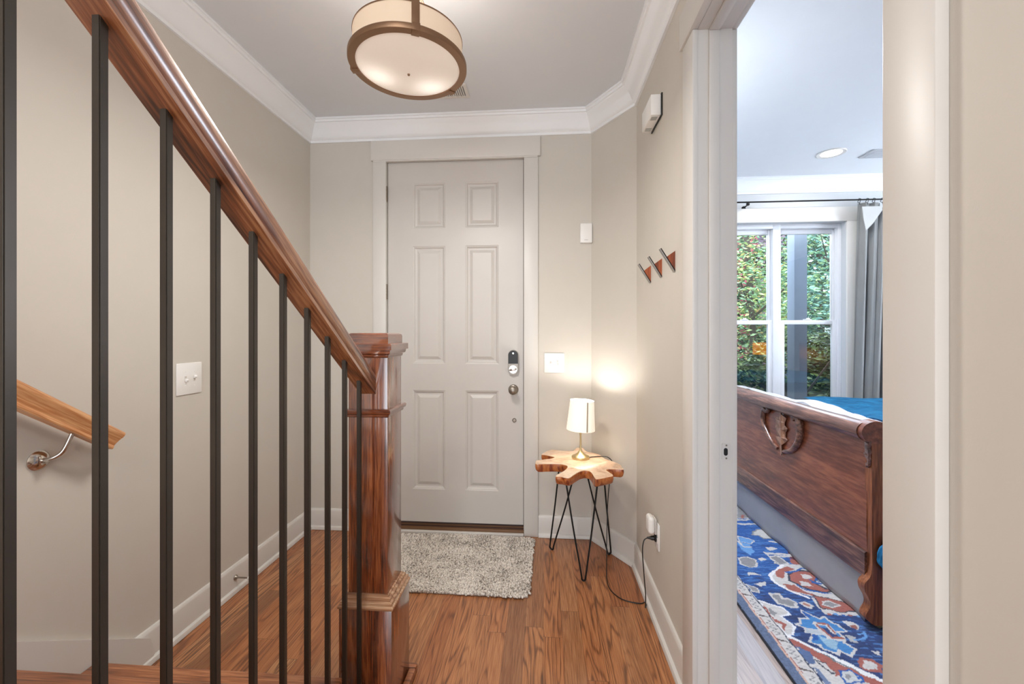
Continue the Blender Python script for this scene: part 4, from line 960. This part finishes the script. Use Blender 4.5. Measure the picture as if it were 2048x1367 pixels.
    poly(f1([(160, 980), (250, 980), (360, 1030), (190, 1020)]), cream); poly(f1([(250, 1130), (400, 1110), (420, 1160), (350, 1180)]), cream); poly(f1([(170, 1150), (320, 1200), (320, 1260), (230, 1240)]), grey, cream, .004)
    line(f1([(400, 700), (500, 790), (580, 850)]), cream, .006)
    # crop-2 region (near half)
    poly(f2([(1040, 190), (1300, 130), (1740, 280), (1740, 430), (1250, 420), (1140, 330)]), cream); poly(f2([(1060, 150), (1300, 190), (1700, 300), (1740, 380), (1430, 380), (1180, 330), (1120, 230)]), rust, dk, .003)
    poly(f2([(1190, 240), (1290, 230), (1430, 290), (1300, 310), (1220, 290)]), grey, cream); poly(f2([(1600, 200), (1740, 260), (1740, 290), (1620, 250)]), dred); poly(f2([(1480, 170), (1560, 180), (1560, 220), (1500, 200)]), rust)
    for k in range(5): poly(f2([(1260 + k * 95, 395 + k * 5), (1300 + k * 95, 400 + k * 5), (1330 + k * 95, 430 + k * 5), (1280 + k * 95, 425 + k * 5)]), [rust, lb, blue][k % 3])
    poly(f2([(480, 130), (590, 125), (640, 200), (730, 200), (830, 250), (850, 320), (740, 300), (610, 270), (540, 210)]), grey, cream, .006)
    poly(f2([(880, 260), (950, 240), (1060, 300), (1030, 330), (950, 300)]), c(176, 120, 100), cream, .006)
    poly(f2([(260, 200), (640, 325), (755, 420), (640, 440), (720, 515), (815, 590), (775, 680), (700, 700), (370, 290)]), cream, c(232, 228, 226), .005)
    poly(f2([(370, 290), (430, 330), (500, 440), (640, 520), (700, 560), (670, 650), (640, 600), (640, 560), (540, 500), (430, 390)]), rust); poly(f2([(450, 320), (600, 400), (560, 440), (480, 400)]), grey)
    mb = c(66, 128, 182)
    poly(f2([(900, 350), (1060, 430), (1150, 470), (1230, 450), (1320, 520), (1420, 560), (1520, 640), (1400, 660), (1500, 720), (1500, 800), (1660, 880), (1580, 980), (1420, 900), (1380, 950), (1200, 890), (1150, 830), (1010, 780), (1040, 700), (1120, 680), (950, 650), (960, 600), (840, 560), (900, 540), (860, 460), (990, 470)]), mb, cream, .005)
    poly(f2([(960, 600), (1160, 610), (1220, 700), (1090, 690), (950, 660)]), c(186, 190, 192)); poly(f2([(1150, 700), (1260, 740), (1400, 800), (1380, 900), (1250, 860)]), c(150, 180, 196)); poly(f2([(1050, 700), (1150, 690), (1130, 760), (1060, 770)]), blue); poly(f2([(920, 360), (1050, 430), (1000, 460), (950, 430)]), blue)
    poly(f2([(1200, 590), (1260, 600), (1440, 730), (1320, 740), (1240, 690)]), navy)
    line(f2([(1095, 548), (1250, 548), (1350, 665)]), cream, .010); line(f2([(1095, 540), (1255, 540), (1360, 665)]), rust, .004); line(f2([(1110, 555), (1290, 745), (1490, 755)]), cream, .010); line(f2([(1140, 560), (1310, 735), (1490, 742)]), rust, .005)
    poly(f2([(1465, 510), (1580, 510), (1690, 560), (1670, 620), (1540, 570)]), cream); poly(f2([(1560, 560), (1650, 560), (1670, 610), (1610, 600)]), c(150, 90, 76))
    poly(f2([(1520, 700), (1640, 720), (1700, 820), (1600, 790)]), c(180, 176, 172)); line(f2([(1690, 680), (1780, 660), (1770, 740), (1650, 765)]), lb, .005)
    poly(f2([(1700, 1060), (1740, 1020), (1860, 1040), (1990, 1110), (1990, 1190), (1840, 1180), (1720, 1130)]), cream, rust, .007); poly(f2([(1880, 930), (1990, 930), (1990, 980), (1920, 970)]), cream)
    poly(f2([(850, 700), (1050, 690), (1040, 710), (860, 720)]), navy)
    # diagonal corner band
    poly(f2([(700, 700), (1990, 1320), (1990, 1600), (1300, 1700), (1240, 1365)]), cream)
    line(f2([(700, 705), (1300, 985), (2100, 1375)]), c(232, 228, 222), .011); line(f2([(720, 735), (1300, 1010), (2100, 1410)]), c(110, 120, 122), .004)
    line(f2([(760, 780), (1010, 905), (1240, 1030), (1420, 1130), (1900, 1340), (2100, 1430)]), rust, .020)
    poly(f2([(830, 830), (1020, 920), (1110, 1100), (980, 1090)]), c(86, 104, 140)); poly(f2([(1090, 1040), (1230, 1060), (1350, 1190), (1300, 1210), (1180, 1100)]), cream, dk, .003)
    poly(f2([(1060, 1130), (1180, 1180), (1320, 1365), (1240, 1365)]), c(110, 124, 152)); poly(f2([(1230, 1080), (1450, 1130), (1440, 1240), (1330, 1260), (1360, 1200)]), rust)
    poly(f2([(1430, 1180), (1560, 1170), (1740, 1270), (1760, 1340), (1500, 1340), (1430, 1250)]), c(198, 196, 190), blue, .004); poly(f2([(1660, 1240), (1730, 1280), (1720, 1310), (1680, 1290)]), blue); poly(f2([(1500, 1220), (1600, 1250), (1560, 1300), (1500, 1270)]), grey)
    # border bands along the edges
    E = np.minimum(np.minimum(X - RX0, RX1 - X), np.minimum(Y - RY0, RY1 - Y)); Ew = E + wx * .35
    al = np.where((X - RX0 < RX1 - X), Y, X)
    m = Ew < .112; v = .9 + .2 * s[..., None]; col = np.where(m[..., None], cream * v, col)
    ph = ((al - 1.704) / .157) % 1.0; cb = (Ew - .055) / .05
    tri = m & (cb > .12) & (cb < .92) & (np.abs(ph - .02) < .13 * (1 - cb) + .03) & ~(np.abs(ph - .02) < .07 * (1 - cb)); col[tri] = c(92, 78, 72)
    sq = m & (cb > .2) & (cb < .85) & (ph > .28) & (ph < .9) & (np.abs(cb - .52 - .22 * np.sin(ph * 38)) < .09); col[sq] = grey
    col[(Ew > .105) & (Ew < .110)] = dk
    m = Ew < .050; g2 = c(92, 104, 128) * (.8 + .5 * vn(.006, .006, 12)[..., None]); col = np.where(m[..., None], g2, col)
    col[(Ew > .046) & (Ew < .054)] = c(206, 168, 146); col[(Ew > .056) & (Ew < .059)] = rust
    col[Ew < .006] = c(28, 28, 38)
    ny, nx = X.shape; fine = vn(.004, .004, 21)
    Z = .010 + .0022 * fine; Z[E < .004] = .004
    verts = np.stack([X, Y, Z], -1).reshape(-1, 3)
    idx = np.arange(nx * ny).reshape(ny, nx); q = np.stack([idx[:-1, :-1], idx[:-1, 1:], idx[1:, 1:], idx[1:, :-1]], -1).reshape(-1, 4)
    me = bpy.data.meshes.new('bedroom_rug'); me.vertices.add(len(verts)); me.vertices.foreach_set('co', verts.ravel())
    me.loops.add(q.size); me.loops.foreach_set('vertex_index', q.ravel()); me.polygons.add(len(q)); me.polygons.foreach_set('loop_start', np.arange(0, q.size, 4)); me.update()
    ca_ = me.color_attributes.new('weave', 'FLOAT_COLOR', 'POINT'); ca_.data.foreach_set('color', np.concatenate([np.clip(col, 0, 1), np.ones(X.shape + (1,))], -1).reshape(-1).astype(np.float32))
    s_ = NT('wool_rug'); at_ = s_.N('ShaderNodeAttribute', attribute_name='weave')
    s_.L(s_.mix(.35, at_.outputs[0], s_.ramp(s_.noise(s_.map(s_.obj(), (60, 220, 1)), 1, 3), [(.3, srgb(140, 140, 150)), (.7, (1, 1, 1, 1))]), 'MULTIPLY'), s_.b.inputs['Base Color']); s_.P(Roughness=.95, Sheen_Weight=.15)
    s_.bump(s_.noise(s_.obj(), 500, 2), .5, .001)
    me.materials.append(s_.m); o = bpy.data.objects.new('bedroom_rug', me); C.objects.link(o)
    # rug body under the pile
    bm = bmesh.new(); box(bm, RX0 + .001, RX1, RY0, RY1 - .002, .001, .0085, .002); b_ = obj('backing', bm, plain('rug_backing', (34, 34, 42), .9)); b_.parent = o
    return tag(o, 'blue, rust and cream oriental patterned rug under the bed', 'rug')
rug()

# ------------------------------------------------------------------ outside the window
GR = plain('lawn', (62, 78, 40), .95); struct(B('ground', GR, None, -6, 22, 4.35, 26, -.6, -.14))
def foliage_mat(name, stops, rough=.45):
    s = NT(name); v = s.obj(); gi = s.N('ShaderNodeNewGeometry')
    s.L(s.ramp(gi.outputs['Random Per Island'], stops), s.b.inputs['Base Color']); s.P(Roughness=rough)
    return s.m
BARK = plain('bark', (84, 76, 66), .9, bump=.5, bscale=40)
def leaves(cx, cy, cz, rx, ry, rz, n, size, seed, shape='ball', thin=.4):
    r = random.Random(seed); V, F = [], []
    for k in range(n):
        while True:
            a, b, c_ = r.uniform(-1, 1), r.uniform(-1, 1), r.uniform(-1, 1)
            if shape == 'box' or a * a + b * b + c_ * c_ < 1: break
        q = Vector((a * rx, b * ry, c_ * rz)); q += .25 * rx * Vector((mnoise.noise(q * 1.7), 0, mnoise.noise(q * 1.7 + Vector((9, 0, 0)))))
        p = Vector((cx, cy, cz)) + q
        M = Matrix.Translation(p) @ Matrix.Rotation(r.uniform(0, 6.28), 4, 'Z') @ Matrix.Rotation(r.uniform(-1.2, 1.2), 4, 'X') @ Matrix.Rotation(r.uniform(-.8, .8), 4, 'Y')
        s = size * r.uniform(.6, 1.3); k0 = len(V)
        V += [M @ Vector(t) for t in ((-s, 0, 0), (0, -s * thin, .1 * s), (s, 0, 0), (0, s * thin, .1 * s))]; F.append((k0, k0 + 1, k0 + 2, k0 + 3))
    return V, F
def tree(label, kind, x, y, h, crown, n, size, mat, seed, group=None, base=-.15):
    t = thing(kind, label, 'tree' if 'tree' in kind else 'hedge', (x, y, base))
    if group: t['group'] = group
    V, F = [], []
    for (cx, cy, cz, rx, ry, rz, k, shp) in crown:
        v, f = leaves(x + cx, y + cy, cz, rx, ry, rz, int(n * k), size, seed + int(cz * 10) + int(cx * 7), shp); o_ = len(V); V += v; F += [tuple(i + o_ for i in q) for q in f]
    me = bpy.data.meshes.new('foliage'); me.from_pydata(V, [], F); me.materials.append(mat)
    o = bpy.data.objects.new('foliage', me); C.objects.link(o); o.parent = t; o.matrix_parent_inverse = Matrix.Translation(-Vector(t.location))
    r = random.Random(seed); bm = bmesh.new()
    tube(bm, spline([(x, y, base - .02), (x + .05, y, h * .4), (x - .05, y + .05, h)], 5), .05, 8)
    for k in range(7):
        a = r.uniform(0, 6.28); z = r.uniform(.25, .75) * h; L_ = r.uniform(.5, 1.1)
        tube(bm, [(x, y, z), (x + L_ * .5 * math.cos(a), y + L_ * .5 * math.sin(a), z + .35), (x + L_ * math.cos(a), y + L_ * math.sin(a), z + .8)], [.025, .016, .006], 6)
    sm(obj('trunk', bm, BARK, t)); return t
G1 = foliage_mat('spring_leaves', [(0, srgb(122, 160, 130)), (.35, srgb(150, 186, 148)), (.65, srgb(170, 196, 130)), (.88, srgb(196, 206, 126)), (.97, srgb(222, 180, 130))])
G2 = foliage_mat('blue_green_leaves', [(0, srgb(100, 150, 146)), (.4, srgb(130, 178, 168)), (.75, srgb(144, 184, 142)), (1, srgb(186, 204, 140))])
G3 = foliage_mat('hedge_leaves', [(0, srgb(34, 52, 34)), (.4, srgb(66, 92, 46)), (.75, srgb(110, 134, 62)), (1, srgb(160, 176, 120))], .28)
G4 = foliage_mat('deep_leaves', [(0, srgb(44, 64, 44)), (.6, srgb(70, 96, 66)), (1, srgb(104, 130, 90))])
def ty(px, Y): return onY(px, 667, Y).x
tree('bright green young tree with orange leaf tips outside the left sash', 'garden_tree', ty(1500, 7.6), 7.6, 3.2, [(0, 0, 2.0, .75, .8, 1.35, 1, 'ball'), (.5, .3, 1.6, .5, .5, .8, .4, 'ball')], 3200, .045, G1, 3)
tree('blue green leafy tree outside the right sash behind the porch post', 'garden_tree', ty(1670, 8.8), 8.8, 3.8, [(0, 0, 2.3, 1.0, .8, 1.6, 1.3, 'ball'), (-.4, .6, 1.7, .6, .6, 1.2, .5, 'ball')], 3800, .055, G2, 5)
tree('dense dark green tree filling the background beyond the hedge', 'background_tree', ty(1640, 11), 11, 4, [(0, 0, 3.0, 2.6, 1.0, 3.4, 1, 'ball')], 9000, .10, G4, 8)
hd = tree('dark glossy clipped hedge seen through the lower sashes', 'hedge', ty(1570, 5.9), 5.9, .8, [(0, 0, .84, 1.35, .30, .34, 1.0, 'box'), (0, .25, .2, 1.4, .3, .6, .5, 'box')], 5200, .045, G3, 11)
# porch post
bm = bmesh.new(); pc = onY(1594, 560, 4.95); box(bm, pc.x - .068, pc.x + .068, 4.88, 5.02, -.14, 3.1, .004); box(bm, pc.x - .09, pc.x + .09, 4.86, 5.04, -.14, .02, .004)
tag(sm(obj('porch_post', bm, plain('grey_post_paint', (104, 112, 126), .6), None)), 'square grey blue porch post outside the window', 'post')
# red house with grey gable
hs = thing('house', 'red and mauve siding house seen far behind the young tree', 'house', (ty(1440, 15), 16, -.2))
hx = ty(1440, 15)
B('wall', plain('red_siding', (168, 84, 98), .8), hs, hx - 4, hx + 1.25, 15, 18, -.2, 7.5)
B('side_wing', plain('mauve_siding', (150, 128, 148), .8), hs, hx + 1.3, hx + 2.6, 15.4, 18, -.2, 4.9)
bm = bmesh.new(); prism(bm, [(1.15, 4.75), (2.8, 5.35), (2.8, 5.5), (1.15, 4.9)], lambda u, v: (hx + u, 15.1, v), lambda u, v: (hx + u, 18, v)); obj('roof', bm, plain('white_fascia', (205, 205, 210), .6), hs)
